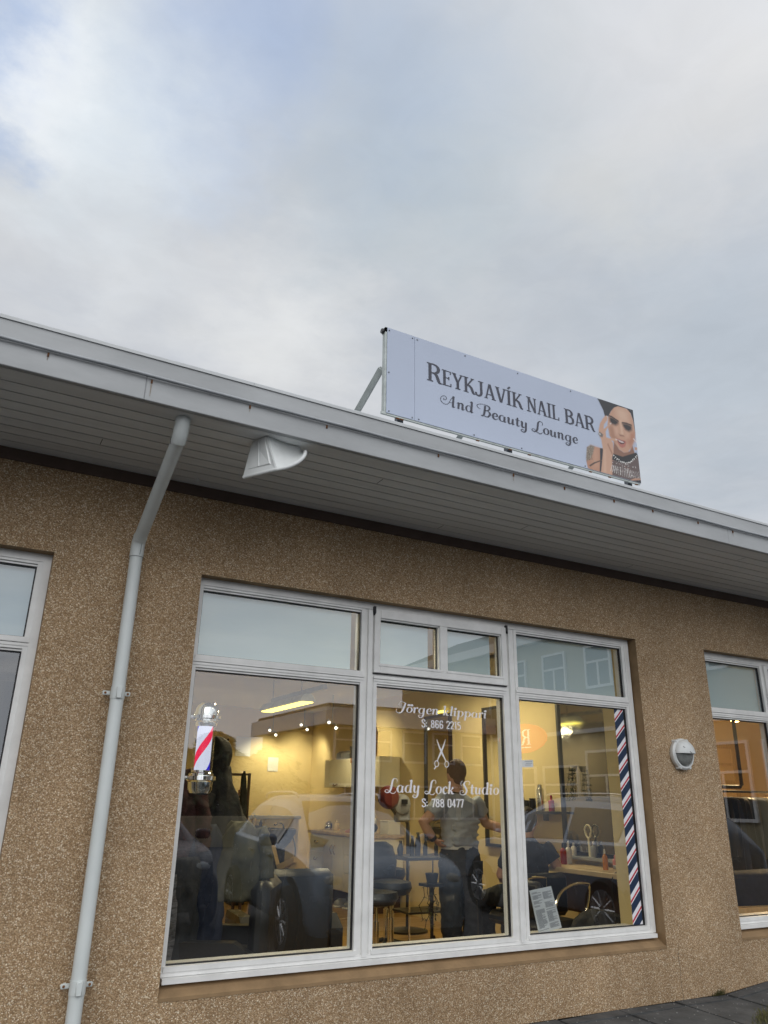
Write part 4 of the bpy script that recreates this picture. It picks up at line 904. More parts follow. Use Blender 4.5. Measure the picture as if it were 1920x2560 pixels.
# ------------------------------------------------------------------ vinyl on the glass
def decals():
    y = .103
    mb = MB(); letters(mb, 'Jörgen klippari', SCRIPT, 2.435, 3.135, 2.113, .034, y, .12)
    solo('window_lettering', mb, 'white', 'white script line reading Jörgen klippari at the top of the middle pane', 'lettering', 'white vinyl lettering on the middle pane')
    mb = MB(); letters(mb, 'S: 866 2215', DIG, 2.622, 2.925, 2.029, .049, y)
    solo('window_lettering', mb, 'white', 'white phone number S: 866 2215 above the vinyl scissors', 'lettering', 'white vinyl lettering on the middle pane')
    mb = MB(); letters(mb, 'Lady', SCRIPT, 2.375, 2.612, 1.640, .041, y, .1); letters(mb, 'Lock', SCRIPT, 2.655, 2.865, 1.637, .041, y, .1); letters(mb, 'Studio', SCRIPT, 2.905, 3.215, 1.638, .041, y, .1)
    solo('window_lettering', mb, 'white', 'white script line reading Lady Lock Studio below the vinyl scissors', 'lettering', 'white vinyl lettering on the middle pane')
    mb = MB(); letters(mb, 'S: 788 0477', DIG, 2.622, 2.935, 1.558, .049, y)
    solo('window_lettering', mb, 'white', 'white phone number S: 788 0477 lowest on the middle pane', 'lettering', 'white vinyl lettering on the middle pane')
    mb = MB()
    def rib(pts, yy):
        vs = []
        for j, (px, pz, pw) in enumerate(pts):
            p0 = pts[max(j - 1, 0)]; p1 = pts[min(j + 1, len(pts) - 1)]; tx, tz = p1[0] - p0[0], p1[1] - p0[1]; l = math.hypot(tx, tz) or 1
            for s_ in (1, -1): vs.append((px - tz / l * pw / 2 * s_, yy, pz + tx / l * pw / 2 * s_))
        mb.add(vs, [(2 * j, 2 * j + 1, 2 * j + 3, 2 * j + 2) for j in range(len(pts) - 1)])
    rib([(2.735, 1.963, .002), (2.752, 1.92, .010), (2.774, 1.88, .013), (2.795, 1.845, .007), (2.803, 1.832, .006)], y)
    rib([(2.802, 1.963, .002), (2.785, 1.92, .010), (2.764, 1.88, .013), (2.745, 1.845, .007), (2.739, 1.832, .006)], y - .0006)
    for cx, dy in ((2.808, -.0012), (2.732, -.0018)):
        rib([(cx + .0145 * math.cos(R(a)), 1.813 + .018 * math.sin(R(a)), .005) for a in range(0, 361, 20)], y + dy)
    rib([(2.727, 1.797, .006), (2.718, 1.786, .006), (2.712, 1.782, .009)], y - .0024)
    solo('window_scissors', mb, 'white', 'white vinyl scissors between the two names on the middle pane', 'scissors sign')
    # barber stripes
    x0, x1, z0, z1 = 4.300, 4.392, .828, 2.275; P = .1205; mb = MB(); k = (z1 - z0)
    def band(a, b, mi):        # band between offsets a,b (top to bottom), slanting up to the right by .1
        t = z1 + P
        while t > z0 - 2 * P:
            za, zb = t - a * P, t - b * P; poly = [(x0, za), (x1, za + .088), (x1, zb + .088), (x0, zb)]
            # clip to z0..z1
            for lim, keep in ((z1, -1), (z0, 1)):
                out = []
                for i in range(len(poly)):
                    p, q_ = poly[i], poly[(i + 1) % len(poly)]; ip = (p[1] - lim) * keep >= 0; iq = (q_[1] - lim) * keep >= 0
                    if ip: out.append(p)
                    if ip != iq: s_ = (lim - p[1]) / (q_[1] - p[1]); out.append((p[0] + (q_[0] - p[0]) * s_, lim))
                poly = out
                if len(poly) < 3: break
            if len(poly) >= 3: mb.add([(p[0], y + .0005, p[1]) for p in poly], [tuple(range(len(poly)))], mi)
            t -= P
    band(0, .51, 0); band(.51, .79, 1); band(.79, .93, 2); band(.93, 1.0, 1)
    solo('barber_stripe_strip', mb, ['navy', 'white', 'red'], 'navy, white and red diagonal striped vinyl strip down the right pane', 'vinyl strip')
    mb = MB(); mb.quad((3.393, y, 1.812), (3.508, y, 1.817), (3.508, y, 1.863), (3.393, y, 1.858))
    s = solo('sticker', mb, 'paper', 'small white rectangular sticker at the left edge of the right pane', 'sticker')
    mb = MB()
    for z, a, b in ((1.850, 3.437, 3.50), (1.838, 3.445, 3.50), (1.826, 3.437, 3.49)): mb.quad((a, y - .0006, z), (b, y - .0006, z + .002), (b, y - .0006, z + .006), (a, y - .0006, z + .004))
    o = obj('print', mb, 'print', s, normals=False)
    # price notice leaning inside the right pane
    TL, TR, BR, BL = Vector((3.468, .155, 1.062)), Vector((3.648, .155, 1.083)), Vector((3.735, .175, .835)), Vector((3.545, .175, .806))
    n = thing('price_notice', 'white two column printed notice leaning askew behind the right pane', 'notice', (3.6, .17, .80))
    mb = MB(); mb.quad(TL, TR, BR, BL); bk = Vector((0, .004, 0)); mb.quad(TL + bk, TR + bk, BR + bk, BL + bk); obj('sheet', mb, 'paper', n, normals=False)
    mb = MB(); r = random.Random(8); P_ = lambda u, v: TL.lerp(TR, u).lerp(BL.lerp(BR, u), v) + Vector((0, -.0012, 0))
    for col in (0, 1):
        v = .06 + .03 * col
        while v < .93:
            if r.random() < .12: v += .03; continue
            a = .06 + .47 * col; b = a + r.choice((.40, .40, .36, .24)); mb.quad(P_(a, v), P_(b, v), P_(b, v + .011), P_(a, v + .011)); v += .0195
    obj('print', mb, 'print', n, normals=False)
decals()

# ------------------------------------------------------------------ inside the salon
ZF = .25
def lamp_light(name, kind, loc, energy, col, parent, size=None, rot=None, spot=None):
    d = bpy.data.lights.new(name, kind); d.energy = energy; d.color = col
    if kind == 'AREA': d.shape = 'RECTANGLE'; d.size, d.size_y = size
    if kind == 'POINT': d.shadow_soft_size = size
    if kind == 'SPOT': d.shadow_soft_size = .03; d.spot_size = R(spot); d.spot_blend = .8
    o = bpy.data.objects.new(name, d); COL.objects.link(o); o.parent = parent; o.location = Vector(loc) - wl(parent)
    if rot: o.rotation_euler = rot
    return o
WARM = (1.0, .84, .50)
def bottle(x, y, z, r, h, m, capm, label, group='bottles and tools on the styling desk', cat='bottle', neck=.35, pump=False):
    b = thing('bottle', label, cat, (x, y, z), group)
    obj('container', MB().lathe((x, y, z), [(r * .96, 0), (r, .006), (r, h * .62), (r * .85, h * .68), (r * neck, h * .74), (r * neck, h * .78)], 16), m, b, True)
    mb = MB().lathe((x, y, z), [(r * neck * 1.25, h * .775), (r * neck * 1.2, h * .9), (r * neck * .8, h)], 12)
    if pump: mb.tube([(x, y, z + h), (x, y, z + h * 1.12), (x - r * 1.1, y, z + h * 1.1)], .005, 6)
    obj('cap', mb, capm, b, True); return b
def fluor(loc, label, m, light, length=1.3, glow=True, roll=0):
    x, y, z = loc; f = thing('pendant_light', label, 'pendant light', (x, y, z), 'hanging tube lights in the salon')
    h = length / 2
    obj('housing', MB().prism([(x - .10, z + .015), (x - .055, z + .09), (x - .03, z + .10), (x + .03, z + .10), (x + .055, z + .09), (x + .10, z + .015), (x + .07, z + .012), (x - .07, z + .012)], y - h, y + h), 'signsteel', f)
    obj('diffuser', MB().box(x - .068, x + .068, y - h + .01, y + h - .01, z, z + .012), m, f)
    obj('gear_rail', MB().box(x - .02, x + .02, y - h - .45, y + h - .2, z + .10, z + .15), 'steel', f)
    for s_ in (-.45, .45): obj('suspension_rod', MB().tube([(x, y + s_, z + .15), (x, y + s_, 2.98)], .006, 6), 'steel', f)
    if light: lamp_light('added_tube_light', 'AREA', (x, y, z - .02), light, WARM, f, (.13, length))
    return f
def salon_lights():
    fluor((3.48, 4.55, 2.60), 'hanging fluorescent light with glowing yellow tube seen through the left pane', 'tube', 0)
    fluor((2.1, 1.35, 2.80), 'added hanging tube light, unseen behind the frosted upper panes on the left', 'tube2', 24)  # this and the next two: unseen lamps added to brighten the salon
    fluor((4.7, 2.9, 2.85), 'added hanging tube light, unseen behind the frosted upper panes on the right', 'tube2', 28)
    fluor((1.25, 7.2, 2.80), 'added unseen hanging tube light deep in the left of the salon', 'tube2', 34)
    g = 0
    for x, z, y in ((4.62, 2.60, 7.9), (5.10, 2.70, 7.75), (4.72, 2.58, 5.87)):
        s = thing('twin_spotlight', ('twin white spotlight, leftmost of the three high on the back wall', 'twin white spotlight, middle one of the three high on the back wall', 'twin white spotlight nearest the cabinet corner')[g], 'spotlight', (x, y, z - .1), 'twin spotlights at the back of the salon'); g += 1
        obj('stem', MB().tube([(x, y, 2.98), (x, y, z)], .008, 6).tube([(x - .05, y, z), (x + .05, y, z - .0)], .008, 6), 'signsteel', s)
        for dx, dz in ((-.055, .035), (.055, -.035)):
            p = Vector((x + dx, y, z + dz)); d = Vector((-.25, -.75, -.6)).normalized()
            hd = obj('lamp_head', MB().tube([p - d * .035, p + d * .035], [.016, .024], 12), 'plastic', s, True)
            obj('bulb', MB().tube([p + d * .036, p + d * .04], .022, 12), 'spotglow', hd)
        lamp_light('spot_light', 'SPOT', (x, y - .1, z - .05), 30, (1, .84, .5), s, rot=(R(35), 0, R(random.uniform(-30, 30))) if g < 3 else (R(58), 0, R(-80)), spot=120)
salon_lights()

def salon_left():
    # barber pole on the left reveal
    x, y = 1.255, .175
    b = thing('barber_pole', 'lit barber pole with chrome ends, red, white and blue spiral', 'barber pole', (x, y, 1.6))
    o = MB().lathe((x, y, 0), [(.035, 1.607), (.055, 1.615), (.064, 1.635), (.066, 1.672), (.070, 1.676), (.079, 1.682), (.079, 1.702), (.066, 1.706), (.066, 1.716), (.058, 1.722), (.058, 1.732)], 32)
    obj('lower_cap', o, 'chrome', b, True, split=30)
    o = MB().lathe((x, y, 0), [(.056, 1.962), (.060, 1.972), (.060, 1.984), (.066, 1.99), (.066, 2.0), (.078, 2.004), (.078, 2.02), (.067, 2.024), (.066, 2.05), (.060, 2.072), (.045, 2.088), (.02, 2.093)], 32)
    obj('upper_cap', o, 'chrome', b, True, split=30)
    vs = []; n = 48; mz = 46; fs = []; mi = []; za, zb = 1.732, 1.964; rr = .042
    for j in range(mz + 1):
        for k in range(n):
            th = 2 * PI * (k / n) + 2 * PI * (j / mz) * .60; vs.append((x + rr * math.cos(th), y + rr * math.sin(th), za + (zb - za) * j / mz))
    mb = MB()
    for j in range(mz):
        for k in range(n):
            mb.f.append((j * n + k, j * n + (k + 1) % n, (j + 1) * n + (k + 1) % n, (j + 1) * n + k)); s_ = ((k - 38) % n) / n
            mb.mi.append(2 if s_ < .16 else 0 if s_ < .5 else 1 if s_ < .66 else 0)
    mb.v = [Vector(v) for v in vs]
    obj('striped_cylinder', mb, ['pwhite', 'pred', 'pblue'], b, True, split=180)
    obj('glass_tube', MB().lathe((x, y, 0), [(.056, 1.732), (.056, 1.963)], 32), 'clear', b, True)
    for z in (1.693, 2.012): obj('wall_arm', MB().tube([(x - .07, y, z), (1.116, y, z)], .011, 10).box(1.112, 1.122, y - .03, y + .03, z - .025, z + .025), 'chrome', b, True)
    # beaded blind cord
    solo('blind_cord', MB().tube([(2.278, .30, 2.33), (2.282, .30, 1.95), (2.287, .30, 1.915), (2.296, .30, 1.95), (2.302, .30, 2.33)], .0028, 6).tube([(2.287, .30, 1.925), (2.289, .30, 1.855)], [.005, .009], 8), 'whitep', 'thin white blind cord with weight hanging at the right of the left pane', 'blind cord')
    # coats on a stand
    cs = thing('coat_stand', 'dark coat stand at the left end of the window', 'coat stand', (1.62, 1.25, ZF)); X0, Y0 = 1.62, 1.25
    obj('pole', MB().tube([(X0, Y0, ZF), (X0, Y0, 1.97)], .018, 10), 'darkwood', cs, True)
    for a in (0, 1, 2, 3): obj('foot', MB().tube([(X0, Y0, ZF + .12), (X0 + .26 * math.cos(a * PI / 2 + .5), Y0 + .26 * math.sin(a * PI / 2 + .5), ZF + .015)], .013, 8), 'darkwood', cs)
    for a in range(5): obj('hook', MB().tube([(X0, Y0, 1.88), (X0 + .1 * math.cos(a * 1.256), Y0 + .1 * math.sin(a * 1.256), 1.93), (X0 + .12 * math.cos(a * 1.256), Y0 + .12 * math.sin(a * 1.256), 1.98)], .007, 6), 'darkwood', cs)
    def coat(name, label, m, rings, fold, ph, sleeves=(), hood=None):
        base = rings[-1]; t = thing(name, label, 'coat', (base[0], base[1], base[2]), 'coats on the stand')
        dense = spline(rings, 5)
        dense = [d + (1,) * 0 for d in spline(dense, 2)]
        wrinkle(obj('body', MB().loft(dense, 64, fold, 6, ph=ph), m, t, True, split=180), .02, 9, 9, 4, ph * 7)
        for s_ in sleeves: wrinkle(obj('sleeve', MB().tube(spline(s_[0], 12), [v for v in [s_[1]] * (12 * (len(s_[0]) - 1) + 1)], 20), m, t, True, split=180), .016, 10, 10, 12, ph * 5)
        if hood: obj('hood', MB().loft(spline(hood, 5), 28, .05, 5, ph=ph), m, t, True, split=180)
        return t
    coat('hooded_coat', 'black hooded coat hanging beside the barber pole', 'coatblk', [(1.655, 1.12, 1.78, .06, .06), (1.665, 1.12, 1.66, .095, .085), (1.69, 1.12, 1.50, .13, .10), (1.72, 1.12, 1.36, .16, .12), (1.73, 1.12, 1.15, .17, .13), (1.73, 1.12, 1.02, .17, .13)], .07, .6,
         [([(1.56, 1.07, 1.62), (1.50, 1.04, 1.4), (1.47, 1.03, 1.12)], .055)],
         [(1.635, 1.13, 1.72, .06, .07), (1.645, 1.12, 1.80, .072, .09), (1.652, 1.11, 1.88, .068, .095), (1.645, 1.11, 1.94, .054, .08), (1.63, 1.12, 1.975, .03, .05), (1.62, 1.13, 1.985, .01, .015)])
    coat('parka', 'olive parka hanging in front of the black hooded coat', 'olive', [(1.78, .98, 1.44, .05, .05), (1.79, .98, 1.40, .10, .07), (1.80, .98, 1.30, .14, .09), (1.80, .98, 1.15, .165, .10), (1.815, .98, 1.04, .175, .10), (1.82, .98, 1.005, .17, .10)], .06, 2.0,
         [([(1.90, .96, 1.40), (1.935, .93, 1.28), (1.955, .92, 1.12)], .05)])
    coat('long_coat', 'long navy coat hanging to knee height at the left of the window', 'navyc', [(1.56, 1.02, 1.42, .06, .06), (1.57, 1.02, 1.3, .10, .09), (1.58, 1.02, 1.05, .115, .10), (1.60, 1.02, .82, .115, .10), (1.635, 1.02, .70, .07, .07), (1.66, 1.02, .655, .02, .03)], .09, 1.1)
    coat('checked_jacket', 'burgundy and grey checked jacket at the far left of the coat stand', 'burg', [(1.40, 1.05, 1.76, .05, .05), (1.40, 1.05, 1.68, .10, .08), (1.40, 1.05, 1.5, .12, .09), (1.40, 1.05, 1.25, .125, .095), (1.40, 1.05, 1.15, .12, .09)], .08, .2,
         [([(1.49, 1.0, 1.62), (1.53, .97, 1.45), (1.54, .96, 1.28)], .045)])
    coat('dark_jacket', 'dark jacket low at the left edge of the window', 'darkcl', [(1.40, .96, 1.24, .10, .08), (1.40, .96, 1.1, .13, .09), (1.41, .96, .85, .12, .09), (1.42, .96, .62, .11, .09), (1.42, .96, .56, .10, .08)], .10, 2.5)
    t = solo('scarf', MB().loft(spline([(1.335, .86, 1.16, .03, .02), (1.33, .86, 1.0, .05, .02), (1.33, .87, .80, .06, .025), (1.34, .88, .62, .055, .02)], 4), 16, .12, 4), 'scarf', 'grey and white striped scarf hanging at the lower left of the window', 'scarf', smooth=True)
    # shelf unit with bottle, cartons, apron
    s = thing('shelf_unit', 'narrow dark wood shelf unit behind the coats', 'shelf', (3.24, 5.45, ZF)); ya, yb = 5.37, 5.62
    for px in (3.085, 3.365):
        for py in (ya, yb): obj('upright', MB().box(px, px + .03, py - .012, py + .018, ZF, 1.875), 'darkwood', s)
    for z in (.55, 1.15, 1.60, 1.86): obj('shelf_board', MB().box(3.115, 3.365, ya - .01, yb + .02, z - .012, z + .012), 'darkwood', s)
    bottle(3.135, 5.42, 1.612, .024, .165, 'redp', 'blackp', 'red bottle with black top on the dark shelf unit', 'bottles at the back of the salon')
    r = random.Random(6); k = 0
    for (px, pz) in ((3.175, 0), (3.215, 0), (3.285, 0), (3.325, 0), (3.29, .036), (3.33, .036), (3.31, .072)):
        c = MB().box(px - .018, px + .018, 5.39, 5.44, 1.612 + pz, 1.612 + pz + .034, .002); t = thing('carton', ('small salmon carton at the left of the shelf', 'small salmon carton beside the leftmost one', 'small salmon carton at the foot of the stacked pile', 'small salmon carton at the right foot of the pile', 'small salmon carton on the second layer, left', 'small salmon carton on the second layer, right', 'small salmon carton on top of the pile')[k], 'carton', (px, 5.415, 1.612 + pz), 'small cartons on the dark shelf unit'); k += 1
        obj('box', c, 'carton', t); obj('printed_face', MB().box(px - .011, px + .011, 5.3885, 5.3895, 1.618 + pz, 1.612 + pz + .026), 'paper', t)
    solo('apron', MB().loft([(3.30, 5.34, 1.90, .012, .01), (3.30, 5.34, 1.82, .03, .02), (3.31, 5.33, 1.6, .04, .025), (3.32, 5.33, 1.38, .05, .03), (3.32, 5.33, 1.30, .02, .015)], 18, .12, 5), 'darkcl', 'dark apron hanging from the corner of the shelf unit', 'apron', smooth=True)
    # half wall, back wall papers
    h = thing('half_wall', 'pale half height wall with white top behind the wash basins', 'half wall', (3.6, 7.45, ZF))
    obj('panel', MB().box(2.4, 4.94, 7.40, 7.54, ZF, 1.30), 'wallin', h); obj('capping', MB().box(2.38, 4.96, 7.36, 7.58, 1.30, 1.345, .006), 'frame', h)
    for (a, b, c, d), l in (((4.15, 4.40, 2.22, 2.52), 'large white paper pinned to the yellow back wall'), ((4.72, 4.90, 2.0, 2.22), 'smaller pale paper right of the large one on the back wall')):
        solo('wall_paper_sheet', MB().box(a, b, 8.29, 8.298, c, d), 'paper', l, 'poster')
    # wash basins
    def basin(x, y, label):
        b = thing('wash_basin', label, 'wash basin', (x, y, ZF), 'black hair wash basins')
        prof = [(.06, .93), (.12, .95), (.20, 1.03), (.255, 1.13), (.275, 1.19), (.255, 1.195), (.235, 1.13), (.18, 1.05), (.05, 1.0)]
        obj('bowl', MB().lathe((x, y, 0), prof, 28, ex=.85), 'blackp', b, True)
        obj('pedestal', MB().box(x - .10, x + .10, y - .09, y + .13, ZF, .94, .015), 'leather', b)
        obj('hose', MB().tube(spline([(x + .2, y - .06, 1.12), (x + .24, y - .1, .95), (x + .22, y - .11, .78), (x + .12, y - .1, .70), (x + .07, y - .1, .78)], 5), .008, 8), 'blackp', b, True)
        obj('tap', MB().tube(spline([(x + .14, y + .12, 1.19), (x + .12, y + .10, 1.25), (x + .02, y + .02, 1.27), (x - .05, y - .02, 1.245)], 5), .013, 8), 'chrome', b, True)
        return b
    basin(4.26, 6.55, 'black wash basin with hose, nearest the counter'); basin(3.80, 6.75, 'black wash basin behind the coats, left of the other')
    w_ = thing('wash_chair', 'black reclining wash chair with cream wooden arms before the basins', 'wash chair', (3.75, 5.7, ZF))
    obj('seat', MB().box(3.55, 3.95, 5.1, 5.75, .62, .74, .03), 'leather', w_, True); obj('backrest', MB().tube([(3.75, 5.72, .72), (3.80, 6.0, .98), (3.84, 6.2, 1.22)], [(.2, .05), (.19, .05), (.12, .05)], 14), 'leather', w_, True)
    for px in (3.50, 3.98): obj('armrest', MB().prism([(5.2, .93), (5.75, .80), (5.95, 1.02), (6.0, 1.02), (5.82, .74), (5.5, .45), (5.42, .45), (5.70, .73), (5.2, .87)], px - .025, px + .025, 'X'), 'wood2', w_)
    obj('base', MB().box(3.6, 3.9, 5.2, 5.7, ZF, .62, .01), 'leather', w_)
    for px, pl in ((4.02, 'left of the pair of amber pump bottles by the basin'), (4.12, 'right of the pair of amber pump bottles by the basin')): bottle(px, 7.1, 1.19, .035, .17, 'amber', 'signsteel', pl, 'bottles at the back of the salon', pump=True)
    bottle(4.20, 7.05, 1.19, .025, .11, 'navyc', 'blackp', 'short dark bottle between pump bottles and basin', 'bottles at the back of the salon')
    obj_l = thing('basin_ledge', 'black ledge carrying the bottles behind the basins', 'ledge', (4.0, 7.1, 1.1)); obj('board', MB().box(3.5, 4.45, 6.98, 7.2, 1.155, 1.19, .004), 'leather', obj_l); obj('bracket', MB().box(3.55, 3.6, 7.0, 7.36, ZF, 1.155).box(4.35, 4.4, 7.0, 7.36, ZF, 1.155), 'leather', obj_l)
    # counter and wall cabinet along the right wall
    c = thing('base_cabinet', 'cream counter with drawers and doors along the right wall', 'cabinet', (5.2, 6.2, ZF)); xf = 4.95; y0, y1 = 5.2, 6.98
    obj('carcass', MB().box(xf + .02, 5.49, y0, y1, .45, 1.125), 'cream', c); obj('worktop', MB().box(xf - .03, 5.495, y0 - .03, y1 + .03, 1.125, 1.165, .004), 'wood2', c); obj('plinth', MB().box(xf + .12, 5.48, y0 + .05, y1 - .05, ZF, .45), 'darkwood', c)
    k = 0
    for a, b_, n in ((6.50, 6.97, 3), (5.86, 6.49, 1), (5.21, 5.85, 3)):
        for i in range(n):
            z0 = .46 + (1.115 - .46) / n * i; z1 = .46 + (1.115 - .46) / n * (i + 1) - .006
            if n == 1:
                for s0, s1, hy in ((a, (a + b_) / 2 - .003, (a + b_) / 2 - .05), ((a + b_) / 2 + .003, b_, (a + b_) / 2 + .05)):
                    d = obj('door', MB().box(xf, xf + .019, s0, s1, z0, z1, .002), 'cream', c); obj('handle', MB().tube(spline([(xf - .004, hy, .88), (xf - .028, hy, .94), (xf - .004, hy, 1.0)], 5), .007, 6), 'brass', d, True)
            else:
                d = obj('drawer', MB().box(xf, xf + .019, a, b_ - .004, z0, z1, .002), 'cream', c); m_ = (a + b_) / 2; zz = (z0 + z1) / 2 + .02
                obj('handle', MB().tube(spline([(xf - .002, m_ - .05, zz + .01), (xf - .022, m_ - .03, zz - .02), (xf - .022, m_ + .03, zz - .02), (xf - .002, m_ + .05, zz + .01)], 4), .007, 6), 'brass', d, True)
    w_ = thing('wall_cabinet', 'cream wall cabinet with shell pull hung above the counter', 'cabinet', (5.35, 6.4, 1.755)); xf = 5.18
    obj('carcass', MB().box(xf + .02, 5.49, 5.3, 7.05, 1.755, 2.145), 'cream', w_)
    for a, b_ in ((6.15, 7.05), (5.3, 6.14)):
        d = obj('door', MB().box(xf, xf + .019, a + .003, b_ - .003, 1.757, 2.143, .002), 'cream', w_); m_ = (a + b_) / 2 + .05
        obj('handle', MB().tube(spline([(xf - .002, m_ - .06, 1.80), (xf - .03, m_ - .035, 1.775), (xf - .03, m_ + .035, 1.775), (xf - .002, m_ + .06, 1.80)], 4), .008, 6), 'brass', d, True)
    bg = thing('leather_bag', 'tan leather bag slumped on top of the wall cabinet', 'bag', (5.32, 6.05, 2.145)); obj('body', MB().loft([(5.32, 6.1, 2.145, .10, .17), (5.32, 6.08, 2.3, .09, .15), (5.33, 6.02, 2.45, .06, .10), (5.34, 5.99, 2.58, .03, .05)], 20, .06, 5), 'bag', bg, True); obj('flap', MB().box(5.165, 5.179, 5.98, 6.16, 2.08, 2.15, .003), 'bag', bg)
    solo('storage_box', MB().box(5.24, 5.40, 6.24, 6.34, 2.145, 2.32, .004), 'blackp', 'small black box beside the tan bag on the cabinet', 'box')
    for i, (yy, zz) in enumerate(((6.75, 2.145), (6.58, 2.145))): solo('round_tin', MB().lathe((5.33, yy, zz), [(.09, 0), (.1, .02), (.095, .09), (.05, .12), (.01, .13)], 20), 'dryg', ('pale domed tin at the left on the wall cabinet', 'pale domed tin next to the black box on the wall cabinet')[i], 'tin', 'tins on the wall cabinet', True)
    hd = thing('hair_dryer', 'black hair dryer lying on the counter', 'hair dryer', (5.15, 5.55, 1.165)); obj('barrel', MB().tube([(5.02, 5.42, 1.235), (5.2, 5.5, 1.24), (5.25, 5.52, 1.24)], [.06, .065, .04], 14), 'blackp', hd, True); obj('grip', MB().tube([(5.14, 5.48, 1.22), (5.05, 5.72, 1.18)], [.03, .022], 10), 'blackp', hd, True)
    solo('towel', MB().loft([(5.12, 5.92, 1.165, .10, .17), (5.12, 5.9, 1.2, .09, .14), (5.12, 5.86, 1.22, .05, .07)], 18, .08, 5), 'pink', 'crumpled pink towel on the counter', 'towel', smooth=True)
    bottle(5.25, 6.72, 1.165, .045, .14, 'amber', 'amber', 'round amber soap bottle at the back of the counter', 'bottles at the back of the salon'); bottle(5.36, 5.75, 1.165, .03, .26, 'whitep', 'whitep', 'tall white pump bottle on the counter', 'bottles at the back of the salon', pump=True)
    mg = thing('kettle', 'shiny kettle at the left end of the counter', 'kettle', (5.2, 6.88, 1.165)); obj('body', MB().lathe((5.2, 6.88, 1.165), [(.06, 0), (.065, .04), (.055, .09), (.02, .12)], 18), 'chrome', mg, True); obj('handle', MB().tube(spline([(5.2, 6.82, 1.25), (5.2, 6.78, 1.24), (5.2, 6.79, 1.19)], 5), .008, 6), 'blackp', mg, True)
    tr = thing('toolbox', 'cream box with black round lid ring on the counter', 'box', (5.36, 5.35, 1.165)); obj('case', MB().box(5.28, 5.46, 5.22, 5.45, 1.165, 1.32, .006), 'cream', tr); obj('lid', MB().box(5.275, 5.465, 5.215, 5.455, 1.32, 1.335, .004), 'cream', tr)
    for i, px in enumerate((5.02, 5.06)):
        sh = thing('shoe', ('pale sneaker under the counter, left one', 'pale sneaker under the counter, right one')[i], 'shoe', (px, 6.0 - i * .22, ZF), 'shoes under the counter'); obj('upper', MB().ell((px, 6.0 - i * .22, ZF + .05), .12, .05, .055, 14, 8), 'dryg', sh, True); obj('sole', MB().box(px - .13, px + .13, 5.95 - i * .22, 6.05 - i * .22, ZF, ZF + .025, .01), 'whitep', sh)
    solo('threshold_strip', MB().box(1.2, 4.9, 5.0, 5.04, ZF + .001, ZF + .012, .003), 'wood2', 'pale metal strip across the wooden floor', 'floor strip')
def armchair(x, y, label, rot=0):
    a = thing('styling_chair', label, 'salon chair', (x, y, ZF), 'black leather styling chairs')
    c, s_ = math.cos(rot), math.sin(rot)
    def rt(mb): mb.v = [Vector((x + (v.x * c - v.y * s_), y + (v.x * s_ + v.y * c), v.z)) for v in mb.v]; return mb
    obj('backrest', rt(MB().box(-.285, .285, -.06, .06, .56, 1.115, .045)), 'leather', a, True)
    obj('seat', rt(MB().box(-.26, .26, .05, .58, .58, .70, .04)), 'leather', a, True)
    for px in (-.325, .325): obj('armrest', rt(MB().prism([(-.02, .40), (-.02, .72), (.12, .80), (.52, .80), (.56, .76), (.56, .40)], px - .045, px + .045, 'X')), 'leather', a)
    obj('gas_lift', rt(MB().tube([(0, .3, ZF + .03), (0, .3, .58)], .04, 14)), 'chrome', a, True)
    obj('base_plate', rt(MB().lathe((0, .3, ZF), [(.28, 0), (.28, .012), (.06, .03)], 28)), 'chrome', a, True)
    return a
salon_left()
armchair(2.42, 1.52, 'black leather styling chair with square back, nearest the left pane', R(-6))
armchair(1.98, .95, 'black leather styling chair partly hidden below the coats', R(60))

